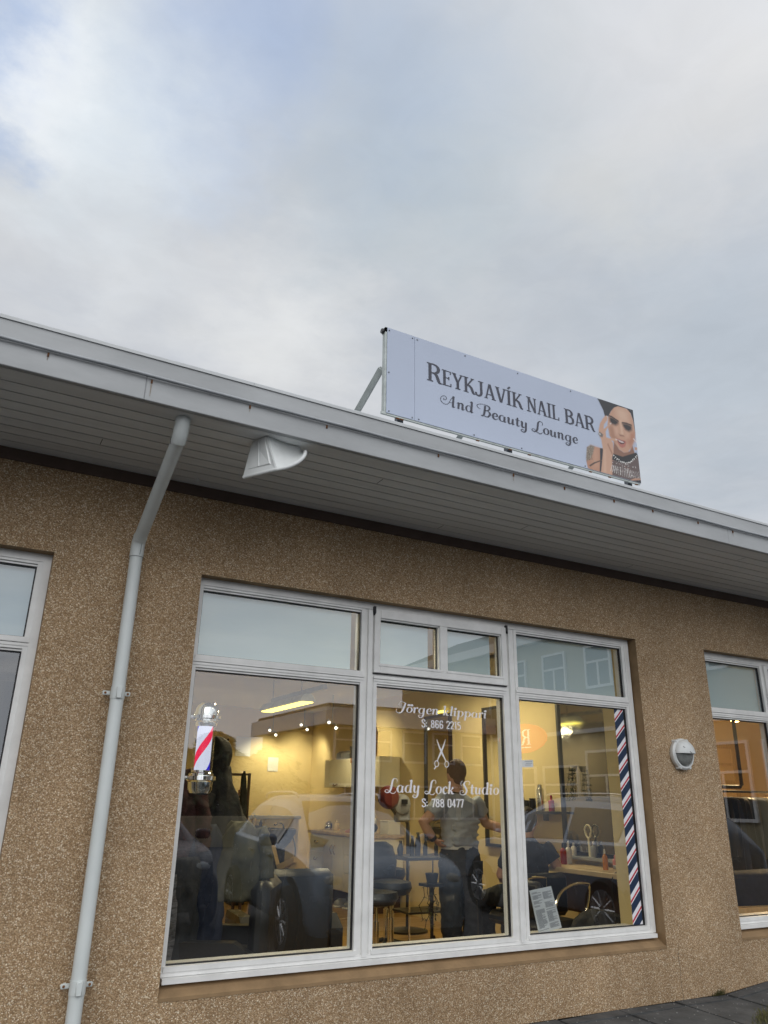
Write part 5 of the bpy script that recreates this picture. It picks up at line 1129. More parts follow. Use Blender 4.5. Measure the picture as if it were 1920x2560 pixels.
def salon_middle():
    # framed mirrors along the right wall
    for i, (a, b, l) in enumerate(((4.02, 4.62, 'tall black framed mirror on the right wall, farthest back'), (2.82, 3.34, 'tall black framed mirror on the right wall, behind the hairdresser'), (1.22, 2.06, 'tall black framed mirror above the styling desk'))):
        m = thing('wall_mirror', l, 'mirror', (5.48, (a + b) / 2, 1.13), 'black framed mirrors on the right wall'); t = .03; z0, z1 = 1.13, 2.62
        obj('frame', MB().box(5.455, 5.495, a, a + t, z0, z1).box(5.455, 5.495, b - t, b, z0, z1).box(5.455, 5.495, a + t, b - t, z1 - t, z1).box(5.455, 5.495, a + t, b - t, z0, z0 + t), 'blackp', m)
        g = MB(); g.quad((5.475, a + t, z0 + t), (5.475, b - t, z0 + t), (5.475, b - t, z1 - t), (5.475, a + t, z1 - t)); obj('mirror_glass', g, 'mirror', m, normals=False)
        if i < 1: obj('tube_reflection', MB().box(5.42, 5.454, (a + b) / 2 - .22, (a + b) / 2 - .06, 2.635, 2.66), 'tube', m)  # glowing strip stands in for a tube's reflection in the mirror
    # hood dryer
    h = thing('hood_dryer', 'round dark red hood dryer with grey motor on a black arm', 'hood dryer', (4.55, 3.85, ZF))
    obj('hood', MB().lathe((4.47, 3.80, 1.62), [(.02, -.08), (.09, -.075), (.122, -.04), (.125, 0), (.11, .05), (.06, .07)], 28, axis='Y'), 'dryred', h, True)
    obj('motor', MB().lathe((4.66, 3.86, 1.55), [(.05, -.08), (.105, -.06), (.11, .05), (.06, .08)], 24, axis='Y').box(4.6, 4.78, 3.82, 3.92, 1.36, 1.55, .02), 'dryg', h, True)
    obj('arm', MB().tube(spline([(4.56, 3.86, 1.50), (4.65, 3.88, 1.42), (4.78, 3.92, 1.37), (4.80, 3.92, 1.2), (4.80, 3.92, ZF + .05)], 5), .022, 10), 'blackp', h, True)
    obj('stand', MB().lathe((4.80, 3.92, ZF), [(.22, 0), (.22, .02), (.04, .05)], 20), 'blackp', h, True); obj('display', MB().box(4.62, 4.70, 3.758, 3.765, 1.55, 1.60), 'blackp', h)
    # stools with gas lifts
    def stool(x, y, zs, label, back=False):
        s = thing('salon_stool', label, 'stool', (x, y, ZF), 'black stools with chrome lifts')
        obj('seat', MB().lathe((x, y, zs), [(.05, -.07), (.16, -.05), (.19, 0), (.18, .05), (.1, .065)], 24), 'leather', s, True)
        obj('upper_lift', MB().tube([(x, y, .62), (x, y, zs - .06)], .014, 12), 'chrome', s, True); obj('lower_lift', MB().tube([(x, y, ZF + .1), (x, y, .62)], .026, 14), 'chrome', s, True)
        for k in range(5):
            a = k * 2 * PI / 5 + .3; px, py = x + .25 * math.cos(a), y + .25 * math.sin(a)
            l = obj('leg', MB().tube([(x, y, ZF + .12), (px, py, ZF + .06)], [.02, .013], 8), 'blackp', s); obj('castor', MB().lathe((px, py, ZF + .03), [(.028, -.02), (.03, 0), (.028, .02)], 12, axis='X'), 'blackp', l, True)
        if back: obj('backrest', MB().loft([(x, y + .16, zs + .08, .14, .03), (x, y + .19, zs + .2, .17, .045), (x, y + .2, zs + .33, .13, .04), (x, y + .2, zs + .37, .06, .02)], 20), 'leather', s, True)
        return s
    stool(3.52, 2.30, .80, 'black stool with chrome lift beside the mullion'); stool(3.73, 2.42, .86, 'black stool with padded back, second from the mullion', True); stool(3.98, 2.95, .92, 'black stool with bright rim nearest the trolley')
    # trolley and tools
    t = thing('trolley', 'black trolley table with chrome legs beside the hairdresser', 'trolley', (4.47, 3.15, ZF))
    obj('tray', MB().box(4.22, 4.80, 2.95, 3.38, 1.03, 1.065, .006), 'blackp', t); obj('shelf', MB().box(4.26, 4.76, 2.98, 3.34, .55, .57, .004), 'blackp', t)
    for px in (4.27, 4.75):
        for py in (3.0, 3.32): l = obj('leg', MB().tube([(px, py, ZF + .05), (px, py, 1.03)], .010, 8), 'chrome', t); obj('castor', MB().lathe((px, py, ZF + .028), [(.024, -.012), (.026, 0), (.024, .012)], 12, axis='X'), 'blackp', l)
    for i, (px, py, hh, rr) in enumerate(((4.36, 3.1, .17, .024), (4.44, 3.12, .20, .03), (4.55, 3.15, .14, .024), (4.28, 3.2, .12, .03), (4.62, 3.05, .16, .02))):
        c = thing('clippers', ('slim black clippers standing on the trolley, second from left', 'tallest black clippers standing on the trolley', 'square topped black clippers on the trolley', 'short thick black clippers at the left of the trolley', 'narrow black clippers nearest the hairdresser')[i], 'clippers', (px, py, 1.065), 'black clippers on the trolley')
        obj('body', MB().loft([(px, py, 1.065, rr, rr * .8), (px, py, 1.065 + hh * .5, rr * 1.15, rr * .9), (px + .004, py, 1.065 + hh * .85, rr * .7, rr * .6), (px + .006, py, 1.065 + hh, rr * .4, rr * .4)], 14), 'blackp', c, True)
        obj('blade', MB().box(px - rr * .4, px + rr * .6, py - .008, py + .008, 1.065 + hh, 1.065 + hh + .02), 'steel', c)
    # trailing plant low by the trolley
    p = thing('trailing_plant', 'wiry trailing plant hanging at the left of the hairdresser legs', 'plant', (3.95, 2.0, .60)); r = random.Random(11); st = MB(); lf = MB()
    for k in range(9):
        q0 = Vector((3.94 + r.uniform(-.03, .03), 2.05, .96)); pts = [q0]
        for i in range(6): pts.append(pts[-1] + Vector((r.uniform(-.05, .04), r.uniform(-.03, .02), r.uniform(-.08, -.03))))
        st.tube(pts, .003, 5)
        for q_ in pts[1:]:
            for j in range(2):
                d = Vector((r.uniform(-1, 1), r.uniform(-1, 1), r.uniform(-.6, .6))).normalized() * .03; n = d.cross(Vector((0, 0, 1))) * .35; lf.add([q_, q_ + d * .5 + n, q_ + d, q_ + d * .5 - n], [(0, 1, 2, 3)])
    obj('stems', st, 'bark', p); obj('leaves', lf, 'leaf', p, normals=False); obj('pot', MB().lathe((3.95, 2.08, .92), [(.045, 0), (.06, .08), (.052, .08), (.045, .06)], 16), 'blackp', p, True)
    solo('plant_shelf', MB().box(3.86, 4.04, 2.02, 2.16, .895, .919, .003).box(3.94, 3.96, 2.08, 2.10, ZF, .895), 'blackp', 'small black plant stand left of the hairdresser', 'plant stand')
salon_middle()

def salon_right():
    d = thing('styling_desk', 'pale wood styling desk along the right wall', 'desk', (5.25, 1.4, ZF))
    obj('desk_top', MB().box(5.0, 5.495, .62, 2.0, 1.015, 1.055, .004), 'wood2', d); obj('front_panel', MB().box(5.35, 5.49, .64, 1.98, .66, 1.015), 'darkwood', d)
    for py in (.66, 1.92): obj('leg', MB().box(5.04, 5.10, py, py + .05, ZF, 1.015), 'darkwood', d)
    obj('mirror_ledge', MB().box(5.40, 5.495, 1.15, 2.0, 1.095, 1.125, .003), 'dryg', d)
    z = 1.056
    bottle(5.27, 1.86, z, .030, .185, 'redp', 'blackp', 'red bottle with dark spout at the back of the styling desk'); bottle(5.345, 1.87, z, .028, .20, 'whitep', 'whitep', 'white bottle right of the red one on the desk'); bottle(5.44, 1.90, 1.126, .027, .11, 'whitep', 'whitep', 'short white bottle on the mirror ledge')
    bottle(5.20, 1.25, z, .022, .165, 'orange', 'whitep', 'orange bottle with pale pointed cap at the front of the desk'); bottle(5.40, 1.33, z, .026, .11, 'pinkp', 'pinkp', 'small pink bottle beside the cables')
    bottle(5.43, 1.62, 1.126, .03, .14, 'dryg', 'silver', 'grey tumbler bottle under the hand mirror')
    solo('hair_clip', MB().lathe((5.17, 1.9, z), [(.028, 0), (.03, .06), (.02, .062)], 14), 'dryg', 'small grey pot by the client elbow', 'pot', smooth=True)
    h = thing('hand_mirror', 'cream hand mirror with looped handle standing before the wall mirror', 'hand mirror', (5.43, 1.68, 1.126)); pts = [(5.43, 1.68 + .045 * math.cos(a) * (1 if math.sin(a) > 0 else .8), 1.345 + .055 * math.sin(a)) for a in [i * PI / 12 for i in range(25)]]
    obj('loop', MB().tube(pts, .008, 8), 'cream', h, True); obj('handle', MB().tube([(5.43, 1.68, 1.29), (5.43, 1.675, 1.20), (5.43, 1.67, 1.128)], [.008, .012, .016], 8), 'cream', h, True)
    c = thing('charging_stand', 'grey clippers in a charging stand at the right of the desk', 'charger', (5.38, 1.32, z)); obj('base', MB().box(5.33, 5.44, 1.22, 1.30, z, z + .03, .006), 'dryg', c); obj('clipper', MB().loft([(5.38, 1.26, z + .03, .03, .025), (5.38, 1.26, z + .12, .034, .028), (5.39, 1.26, z + .17, .024, .02), (5.395, 1.26, z + .20, .012, .01)], 14), 'blackp', c, True); obj('grip_plate', MB().box(5.372, 5.39, 1.232, 1.236, z + .06, z + .12, .001), 'whitep', c)
    cb = MB().tube(spline([(5.40, 1.22, z + .01), (5.2, 1.02, z + .02), (5.05, .98, z + .005), (4.985, .97, .98), (4.98, .98, .7), (4.99, 1.0, ZF + .01)], 6), .005, 6); solo('power_cable', cb, 'blackp', 'thin black cable hanging from the desk edge', 'cable', 'cables by the desk')
    solo('power_cable', MB().tube(spline([(3.44, .7, .95), (3.46, .72, .8), (3.47, .74, .6), (3.47, .75, ZF)], 5), .004, 6), 'blackp', 'thin black cable behind the mullion left of the notice', 'cable', 'cables by the desk')
    s = thing('wall_shelf', 'black wall shelf with sprays above the client', 'shelf', (5.4, 2.4, 1.49)); obj('board', MB().box(5.30, 5.495, 2.10, 2.75, 1.485, 1.51), 'blackp', s); obj('bracket', MB().box(5.45, 5.495, 2.3, 2.33, 1.42, 1.485), 'blackp', s)
    sc = thing('spray_can', 'tall silver spray can on the black wall shelf', 'spray can', (5.40, 2.30, 1.511), 'sprays and jars on the wall shelf'); obj('can', MB().lathe((5.40, 2.30, 1.511), [(.034, 0), (.036, .005), (.036, .20), (.025, .22)], 18), 'silver', sc, True); obj('cap', MB().lathe((5.40, 2.30, 1.731), [(.024, 0), (.022, .03), (.01, .034)], 14), 'silver', sc, True)
    bottle(5.42, 2.16, 1.511, .03, .15, 'magenta', 'magenta', 'magenta spray bottle on the black wall shelf', 'sprays and jars on the wall shelf')
    for i, (py, hh, m) in enumerate(((2.62, .13, 'blackp'), (2.53, .10, 'darkcl'), (2.44, .12, 'blackp'))):
        j = thing('jar', ('dark jar at the left end of the wall shelf', 'short dark jar between two taller ones on the wall shelf', 'dark jar beside the silver spray can')[i], 'jar', (5.41, py, 1.511), 'sprays and jars on the wall shelf'); obj('body', MB().lathe((5.41, py, 1.511), [(.036, 0), (.038, hh * .8), (.03, hh * .86)], 16), m, j, True); obj('lid', MB().lathe((5.41, py, 1.511 + hh * .86), [(.034, 0), (.034, hh * .14)], 16), 'silver' if i == 0 else 'blackp', j, True)
    p = thing('hanging_plant', 'small leafy plant trailing down the frame of the desk mirror', 'plant', (5.36, 1.78, 1.60)); r = random.Random(12); st = MB(); lf = MB()
    for k in range(7):
        pts = [Vector((5.40, 1.80 + r.uniform(-.04, .04), 1.90))]
        for i in range(6): pts.append(pts[-1] + Vector((r.uniform(-.03, .012), r.uniform(-.02, .02), -.045)))
        st.tube(pts, .002, 5)
        for q_ in pts:
            for j in range(4):
                dd = Vector((r.uniform(-1, .4), r.uniform(-1, 1), r.uniform(-.8, .5))).normalized() * .026; n = dd.cross(Vector((0, 0, 1))) * .42; lf.add([q_, q_ + dd * .5 + n, q_ + dd, q_ + dd * .5 - n], [(0, 1, 2, 3)])
    obj('stems', st, 'bark', p); obj('leaves', lf, 'leaf', p, normals=False); obj('pot', MB().lathe((5.42, 1.80, 1.88), [(.02, 0), (.035, .05), (.03, .05)], 14), 'whitep', p, True)
    sl = thing('string_lights', 'short string of warm fairy lights on the right wall', 'string lights', (5.47, 1.15, 1.84)); obj('wire', MB().tube([(5.475, 1.0 + i * .03, 1.86 + .006 * math.sin(i * 1.4)) for i in range(9)], .0025, 5), 'blackp', sl)
    for i in range(7): obj('bulb', MB().ell((5.468, 1.01 + i * .033, 1.853 + .006 * math.sin(i * 2)), .006, .006, .008, 8, 6), 'bulb', sl)
    pf = thing('picture_frame', 'small dark framed picture beside the desk mirror', 'picture', (5.48, 1.08, 1.36)); obj('frame', MB().box(5.475, 5.494, .98, 1.18, 1.36, 1.60), 'blackp', pf); obj('print', MB().box(5.473, 5.4752, 1.0, 1.16, 1.385, 1.575), 'bag', pf)
    # chair with chrome loop arms, and coats on it
    t = thing('tub_chair', 'black chair with bright chrome loop arm behind the notice', 'chair', (4.55, 1.25, ZF))
    obj('seat', MB().box(4.28, 4.74, 1.05, 1.5, .62, .72, .04), 'leather', t, True); obj('backrest', MB().box(4.30, 4.38, 1.08, 1.46, .72, 1.0, .03), 'leather', t, True)
    for py in (1.0, 1.53): obj('arm', MB().tube(spline([(4.36, py, .74), (4.45, py, .92), (4.60, py, .985), (4.74, py, .985), (4.765, py, .96), (4.74, py, .85), (4.69, py, .74)], 6), .011, 8), 'chrome', t, True)
    obj('pedestal', MB().tube([(4.51, 1.28, ZF), (4.51, 1.28, .62)], .035, 14).lathe((4.51, 1.28, ZF), [(.24, 0), (.24, .015), (.05, .03)], 24), 'chrome', t, True)
    solo('dark_clothes', MB().loft(spline([(4.62, .72, .66, .30, .16), (4.60, .72, .74, .28, .15), (4.58, .72, .80, .17, .12), (4.56, .72, .835, .08, .07), (4.55, .72, .845, .02, .02)], 4), 30, .10, 6), 'darkcl', 'heap of dark clothes at the bottom of the right pane', 'clothes', smooth=True)
    solo('bench', MB().box(4.2, 4.98, .5, .92, ZF, .655, .01), 'darkwood', 'low dark bench under the heap of clothes', 'bench')
salon_right()

def boutique():
    l = thing('globe_lamp', 'orange glowing globe lamp hidden behind the frosted panes of the clothes shop', 'lamp', (9.0, 2.6, 2.6)); obj('globe', MB().ell((9.0, 2.6, 2.72), .11, .11, .11), 'pend', l, True); obj('rod', MB().tube([(9.0, 2.6, 2.82), (9.0, 2.6, 2.98)], .008, 6), 'blackp', l); lamp_light('globe_light', 'POINT', (9.0, 2.55, 2.55), 120, (1, .74, .40), l, .08)
    r_ = thing('clothes_rail', 'black clothes rail in the shop at the right', 'clothes rail', (9.2, 2.4, ZF)); obj('bar', MB().tube([(7.6, 2.4, 1.75), (10.6, 2.4, 1.75)], .014, 8), 'blackp', r_)
    for px in (7.6, 10.6): obj('leg', MB().tube([(px, 2.4, ZF), (px, 2.4, 1.75)], .014, 8), 'blackp', r_)
    p = thing('pipe_frame', 'dark pipe frame hanging above the clothes rail', 'pipe frame', (8.2, 2.3, 1.8)); obj('pipe', MB().tube([(7.55, 2.3, 2.98), (7.58, 2.3, 1.83), (7.62, 2.3, 1.80), (8.50, 2.3, 1.80), (8.54, 2.3, 1.83), (8.56, 2.3, 2.98)], .022, 8), 'blackp', p, True)
    r = random.Random(13); k = 0
    for i in range(15):
        x = 7.75 + i * .15; ln_ = r.uniform(.62, .95); m = r.choice(('darkcl', 'coatblk', 'navyc', 'darkcl', 'leather')) if i not in (9, 10) else 'khaki'
        lab = 'dark garment on the clothes rail behind the right window' if m != 'khaki' else ('beige jacket on the clothes rail, the left one' if i == 9 else 'beige jacket on the clothes rail, the right one')
        g = thing('garment', lab, 'clothes', (x, 2.4, 1.70 - ln_), 'garments on the rail'); obj('body', MB().loft(spline([(x, 2.4, 1.69, .015, .03), (x, 2.4, 1.66, .05, .17), (x, 2.4, 1.5, .06, .20), (x, 2.4, 1.70 - ln_, .065, .20)], 4), 20, .10, 5, ph=i), m, g, True); obj('hanger', MB().tube([(x, 2.4, 1.69), (x, 2.4, 1.74), (x + .01, 2.4, 1.765), (x + .02, 2.4, 1.75)], .003, 5), 'chrome', g)
    b = thing('wooden_bench', 'orange brown wooden bench low in the shop at the right', 'bench', (8.6, 1.7, ZF)); obj('top', MB().box(6.9, 10.2, 1.5, 1.95, .58, .64), 'wood2', b)
    for px in (7.0, 10.0): obj('leg', MB().box(px, px + .06, 1.55, 1.9, ZF, .58), 'darkwood', b)
    solo('jeans_pile', MB().loft(spline([(8.3, 1.72, .64, 1.1, .2), (8.3, 1.72, .78, 1.08, .2), (8.3, 1.72, .92, 1.05, .18), (8.3, 1.72, .95, .9, .1)], 3), 40, .03, 9), 'navyc', 'pile of folded dark jeans on the wooden bench', 'jeans', smooth=True)
    d = thing('panel_door', 'pale panelled door in the back wall of the clothes shop', 'door', (11.2, 4.97, ZF)); obj('leaf', MB().box(10.8, 11.9, 4.95, 4.99, ZF, 2.5), 'wallor', d); obj('architrave', MB().box(10.7, 10.8, 4.94, 4.99, ZF, 2.6).box(11.9, 12.0, 4.94, 4.99, ZF, 2.6).box(10.8, 11.9, 4.94, 4.99, 2.5, 2.6), 'wood2', d); obj('rail', MB().box(10.8, 11.9, 4.935, 4.95, 1.9, 1.98).box(10.8, 11.9, 4.935, 4.95, 2.22, 2.26), 'wood2', d)
boutique()

# ------------------------------------------------------------------ people
def hand(mb, wrist, d, up, side, curl=.5):
    """palm and five fingers grown from the wrist; d = pointing direction, up = back of the hand, side = towards the thumb"""
    w_, d, up, side = Vector(wrist), Vector(d).normalized(), Vector(up).normalized(), Vector(side).normalized()
    mb.tube([w_ - d * .02, w_ + d * .03, w_ + d * .085], [(.024, .018), (.038, .016), (.040, .013)], 12)
    for i, (o, l) in enumerate(((.030, .072), (.010, .080), (-.010, .075), (-.029, .060))):
        a = w_ + d * .08 + side * o; b = a + d * l * .5 - up * .012 * curl * 2; c = b + d * l * .35 - up * l * .55 * curl; e = c + d * l * .12 * (1 - curl) - up * l * .35 * curl
        mb.tube([a - d * .015, a, b, c, e], [.010, .0095, .009, .0085, .007], 8)
    a = w_ + d * .02 + side * .03; b = a + side * .03 + d * .03 - up * .01; c = b + d * .035 + side * .006 - up * .012
    mb.tube([a - side * .012, a, b, c], [.012, .0125, .011, .008], 8)
def person_standing():
    p = thing('person', 'hairdresser seen from behind in grey T-shirt and black jeans, left hand on hip', 'person', (4.31, 2.17, ZF)); x, y = 4.31, 2.17
    b = MB()
    b.loft([(x, y, 1.13, .165, .115), (x, y, 1.24, .15, .105), (x, y, 1.36, .165, .11), (x, y, 1.50, .185, .115), (x, y, 1.59, .17, .095), (x, y, 1.635, .09, .07), (x, y, 1.66, .055, .055)], 24)
    b.tube([(x - .01, y, 1.60), (x - .01, y + .02, 1.74)], [.058, .056], 14)
    hc = Vector((x - .005, y + .035, 1.835)); b.ell(hc, .083, .100, .120, 20, 14); b.ell(hc + Vector((0, .05, -.06)), .055, .05, .055); b.ell(hc + Vector((0, .10, -.025)), .014, .02, .025)   # skull, jaw, nose
    b.ell(hc + Vector((0, .088, -.065)), .026, .012, .010)
    for s_ in (-1, 1): b.ell(hc + Vector((s_ * .078, .0, -.015)), .012, .022, .034)
    LS, LE, LW = (x - .17, y, 1.585), (3.885, y - .04, 1.405), (4.02, y - .03, 1.265)
    RS, RE, RW = (x + .175, y, 1.585), (4.60, y - .02, 1.40), (4.80, y - .20, 1.325)
    b.tube([LS, Vector(LS).lerp(Vector(LE), .5), LE, Vector(LE).lerp(Vector(LW), .35), LW], [.062, .054, .045, .044, .028], 14)
    b.tube([RS, Vector(RS).lerp(Vector(RE), .5), RE, Vector(RE).lerp(Vector(RW), .35), RW], [.062, .054, .045, .044, .028], 14)
    hand(b, LW, (.8, .1, -.55), (-.5, -.3, -.7), (-.1, -.8, .2), .4); hand(b, RW, (.75, -.6, -.15), (0, -.1, 1), (-.6, -.7, 0), .35)
    for s_, fx in ((-1, -.10), (1, .11)):
        b.tube([(x + s_ * .085, y, 1.15), (x + s_ * .095, y, .95), (x + s_ * .10, y - .01, .72), (x + fx, y - .02, .50), (x + fx, y - .02, .32)], [.10, .092, .066, .058, .042], 16)
        b.ell((x + fx, y + .06, .29), .045, .12, .04)
    obj_b = remesh('body', b, 'skin', p, .0075, 3)
    h = MB(); h.ell(hc + Vector((0, -.014, .024)), .091, .102, .114, 24, 16); h.ell(hc + Vector((0, -.05, -.045)), .062, .05, .06, 20, 12)
    hair = remesh('hair', h, 'hair', p, .009, 4)
    t = MB()
    rings = [(x - .005, y, 1.205, .178, .128), (x - .002, y, 1.25, .172, .124), (x, y, 1.36, .180, .126), (x, y, 1.50, .198, .130), (x, y, 1.585, .19, .112), (x, y, 1.632, .11, .085), (x, y, 1.655, .078, .07)]
    t.loft(spline(rings, 4), 32, .012, 7)
    for A_, B_ in ((LS, LE), (RS, RE)): a, e = Vector(A_), Vector(B_); t.tube([a - (e - a) * .15, a, a.lerp(e, .62)], [.075, .083, .070], 16)
    r = random.Random(21)
    for i in range(9):   # gathered folds at the waist
        z = 1.23 + i * .022; t.tube([(x - .16 + r.uniform(0, .05), y - .105, z + r.uniform(-.02, .02)), (x + r.uniform(-.05, .05), y - .128, z), (x + .15 + r.uniform(-.04, 0), y - .105, z + r.uniform(-.025, .025))], [.012, .018, .012], 8)
    wrinkle(remesh('t_shirt', t, 'tee', p, .009, 3), .014, 5, 5, 9, 3)
    obj('necklace', MB().tube([(x - .01 + .063 * math.cos(a), y + .01 + .063 * math.sin(a), 1.672 + .008 * math.sin(a)) for a in [i * PI / 10 for i in range(21)]], .006, 6), 'blackp', p, True)
    j = MB(); j.loft(spline([(x, y, 1.20, .178, .130), (x, y, 1.14, .188, .138), (x, y, 1.05, .195, .14), (x, y, .98, .19, .13)], 4), 28, .008, 8)
    for s_, fx in ((-1, -.10), (1, .11)): j.tube([(x + s_ * .09, y, 1.10), (x + s_ * .10, y, .95), (x + s_ * .108, y - .01, .72), (x + fx * 1.05, y - .015, .50), (x + fx * 1.05, y - .015, .33)], [.112, .112, .092, .088, .084], 18)
    for k in range(10): a = r.choice((-1, 1)); z = r.uniform(.35, .85); j.tube([(x + a * .02, y - .09, z), (x + a * .19, y - .075, z + r.uniform(-.03, .05))], [.014, .012], 8)
    jn = wrinkle(remesh('jeans', j, 'jeans', p, .010, 3), .014, 7, 7, 8, 5)
    bb = MB(); bb.loft([(x, y, 1.185, .186, .137), (x, y, 1.215, .184, .135)], 32); obj('waistband', bb, 'belt', p, True)
    for u in (-.145, .042): obj('back_pocket', MB().box(x + u, x + u + .105, y - .155, y - .138, .98, 1.09, .004), 'jeans', p)
    obj('watch', MB().tube([Vector(LW) + Vector((-.03, .0, .028)), Vector(LW) + Vector((-.008, .002, .006))], [.037, .035], 16), 'blackp', p, True)
    for u in (-.16, .06): obj('shoe', MB().box(x + u, x + u + .11, y - .06, y + .20, ZF, ZF + .09, .03), 'blackp', p)
def person_seated():
    x, y = 4.80, 1.78
    p = thing('person', 'seated client with short dark hair in a dark top, bare forearm on the desk', 'person', (x, y, ZF)); b = MB()
    b.loft([(x, y, .78, .17, .13), (x, y, .92, .15, .11), (x, y, 1.08, .165, .115), (x, y + .01, 1.20, .17, .105), (x, y + .02, 1.26, .10, .07), (x, y + .02, 1.285, .056, .056)], 24)
    b.tube([(x, y + .02, 1.24), (x + .02, y + .03, 1.36)], [.055, .054], 14)
    hc = Vector((x + .035, y + .045, 1.43)); b.ell(hc, .078, .094, .112, 20, 14); b.ell(hc + Vector((.04, .04, -.055)), .05, .048, .05); b.ell(hc + Vector((.075, .075, -.02)), .016, .016, .022); b.ell(hc + Vector((.06, .062, -.062)), .02, .018, .01)
    for s_ in (-1, 1): b.ell(hc + Vector((s_ * .062, -s_ * .045, -.012)), .016, .018, .032)
    RS, RE, RW = Vector((x + .16, y - .02, 1.20)), Vector((5.03, y - .10, 1.06)), Vector((5.14, y + .06, 1.10))
    LS, LE, LW = Vector((x - .17, y + .02, 1.20)), Vector((x - .22, y + .14, .98)), Vector((x - .05, y + .32, .92))
    b.tube([RS, RS.lerp(RE, .5), RE, RE.lerp(RW, .4), RW], [.06, .054, .046, .043, .027], 14); b.tube([LS, LS.lerp(LE, .5), LE, LE.lerp(LW, .4), LW], [.06, .054, .046, .043, .027], 14)
    hand(b, RW, (.3, .8, .0), (0, 0, 1), (-.9, .3, 0), .4); hand(b, LW, (.5, .8, -.1), (0, 0, 1), (.8, -.5, 0), .3)
    for s_ in (-1, 1):
        b.tube([(x + s_ * .09, y, .80), (x + s_ * .11, y + .25, .80), (x + s_ * .12, y + .46, .76), (x + s_ * .12, y + .50, .5), (x + s_ * .12, y + .48, .32)], [.10, .085, .062, .055, .04], 16); b.ell((x + s_ * .12, y + .55, .285), .042, .11, .038)
    remesh('body', b, 'skin', p, .008, 3)
    h = MB(); h.ell(hc + Vector((-.018, -.018, .022)), .086, .096, .106, 24, 16); h.ell(hc + Vector((-.035, -.035, -.05)), .055, .05, .055); remesh('hair', h, 'hairdk', p, .009, 3)
    t = MB(); t.loft(spline([(x, y, .74, .20, .155), (x, y, .92, .175, .13), (x, y, 1.08, .182, .13), (x, y + .01, 1.195, .182, .118), (x, y + .015, 1.255, .105, .08), (x, y + .02, 1.29, .07, .068)], 4), 28, .012, 6)
    for a, e in ((RS, RE), (LS, LE)): t.tube([a - (e - a) * .15, a, a.lerp(e, .72)], [.07, .078, .068], 16)
    wrinkle(remesh('top', t, 'coatblk', p, .010, 3), .012, 6, 6, 9, 7)
    j = MB()
    for s_ in (-1, 1): j.tube([(x + s_ * .09, y - .02, .79), (x + s_ * .11, y + .25, .80), (x + s_ * .12, y + .47, .76), (x + s_ * .12, y + .505, .5), (x + s_ * .12, y + .485, .34)], [.115, .10, .082, .072, .066], 16)
    wrinkle(remesh('trousers', j, 'jeans', p, .011, 3), .012, 7, 7, 8, 9)
    c = thing('styling_chair', 'black leather styling chair under the seated client', 'salon chair', (x, y, ZF), 'black leather styling chairs')
    obj('seat', MB().box(x - .25, x + .22, y - .16, y + .34, .58, .69, .04), 'leather', c, True); obj('backrest', MB().box(x - .26, x + .22, y - .26, y - .17, .68, 1.02, .04), 'leather', c, True)
    obj('gas_lift', MB().tube([(x, y, ZF + .03), (x, y, .58)], .04, 14), 'chrome', c, True); obj('base_plate', MB().lathe((x, y, ZF), [(.27, 0), (.27, .012), (.06, .03)], 28), 'chrome', c, True)
person_standing(); person_seated()

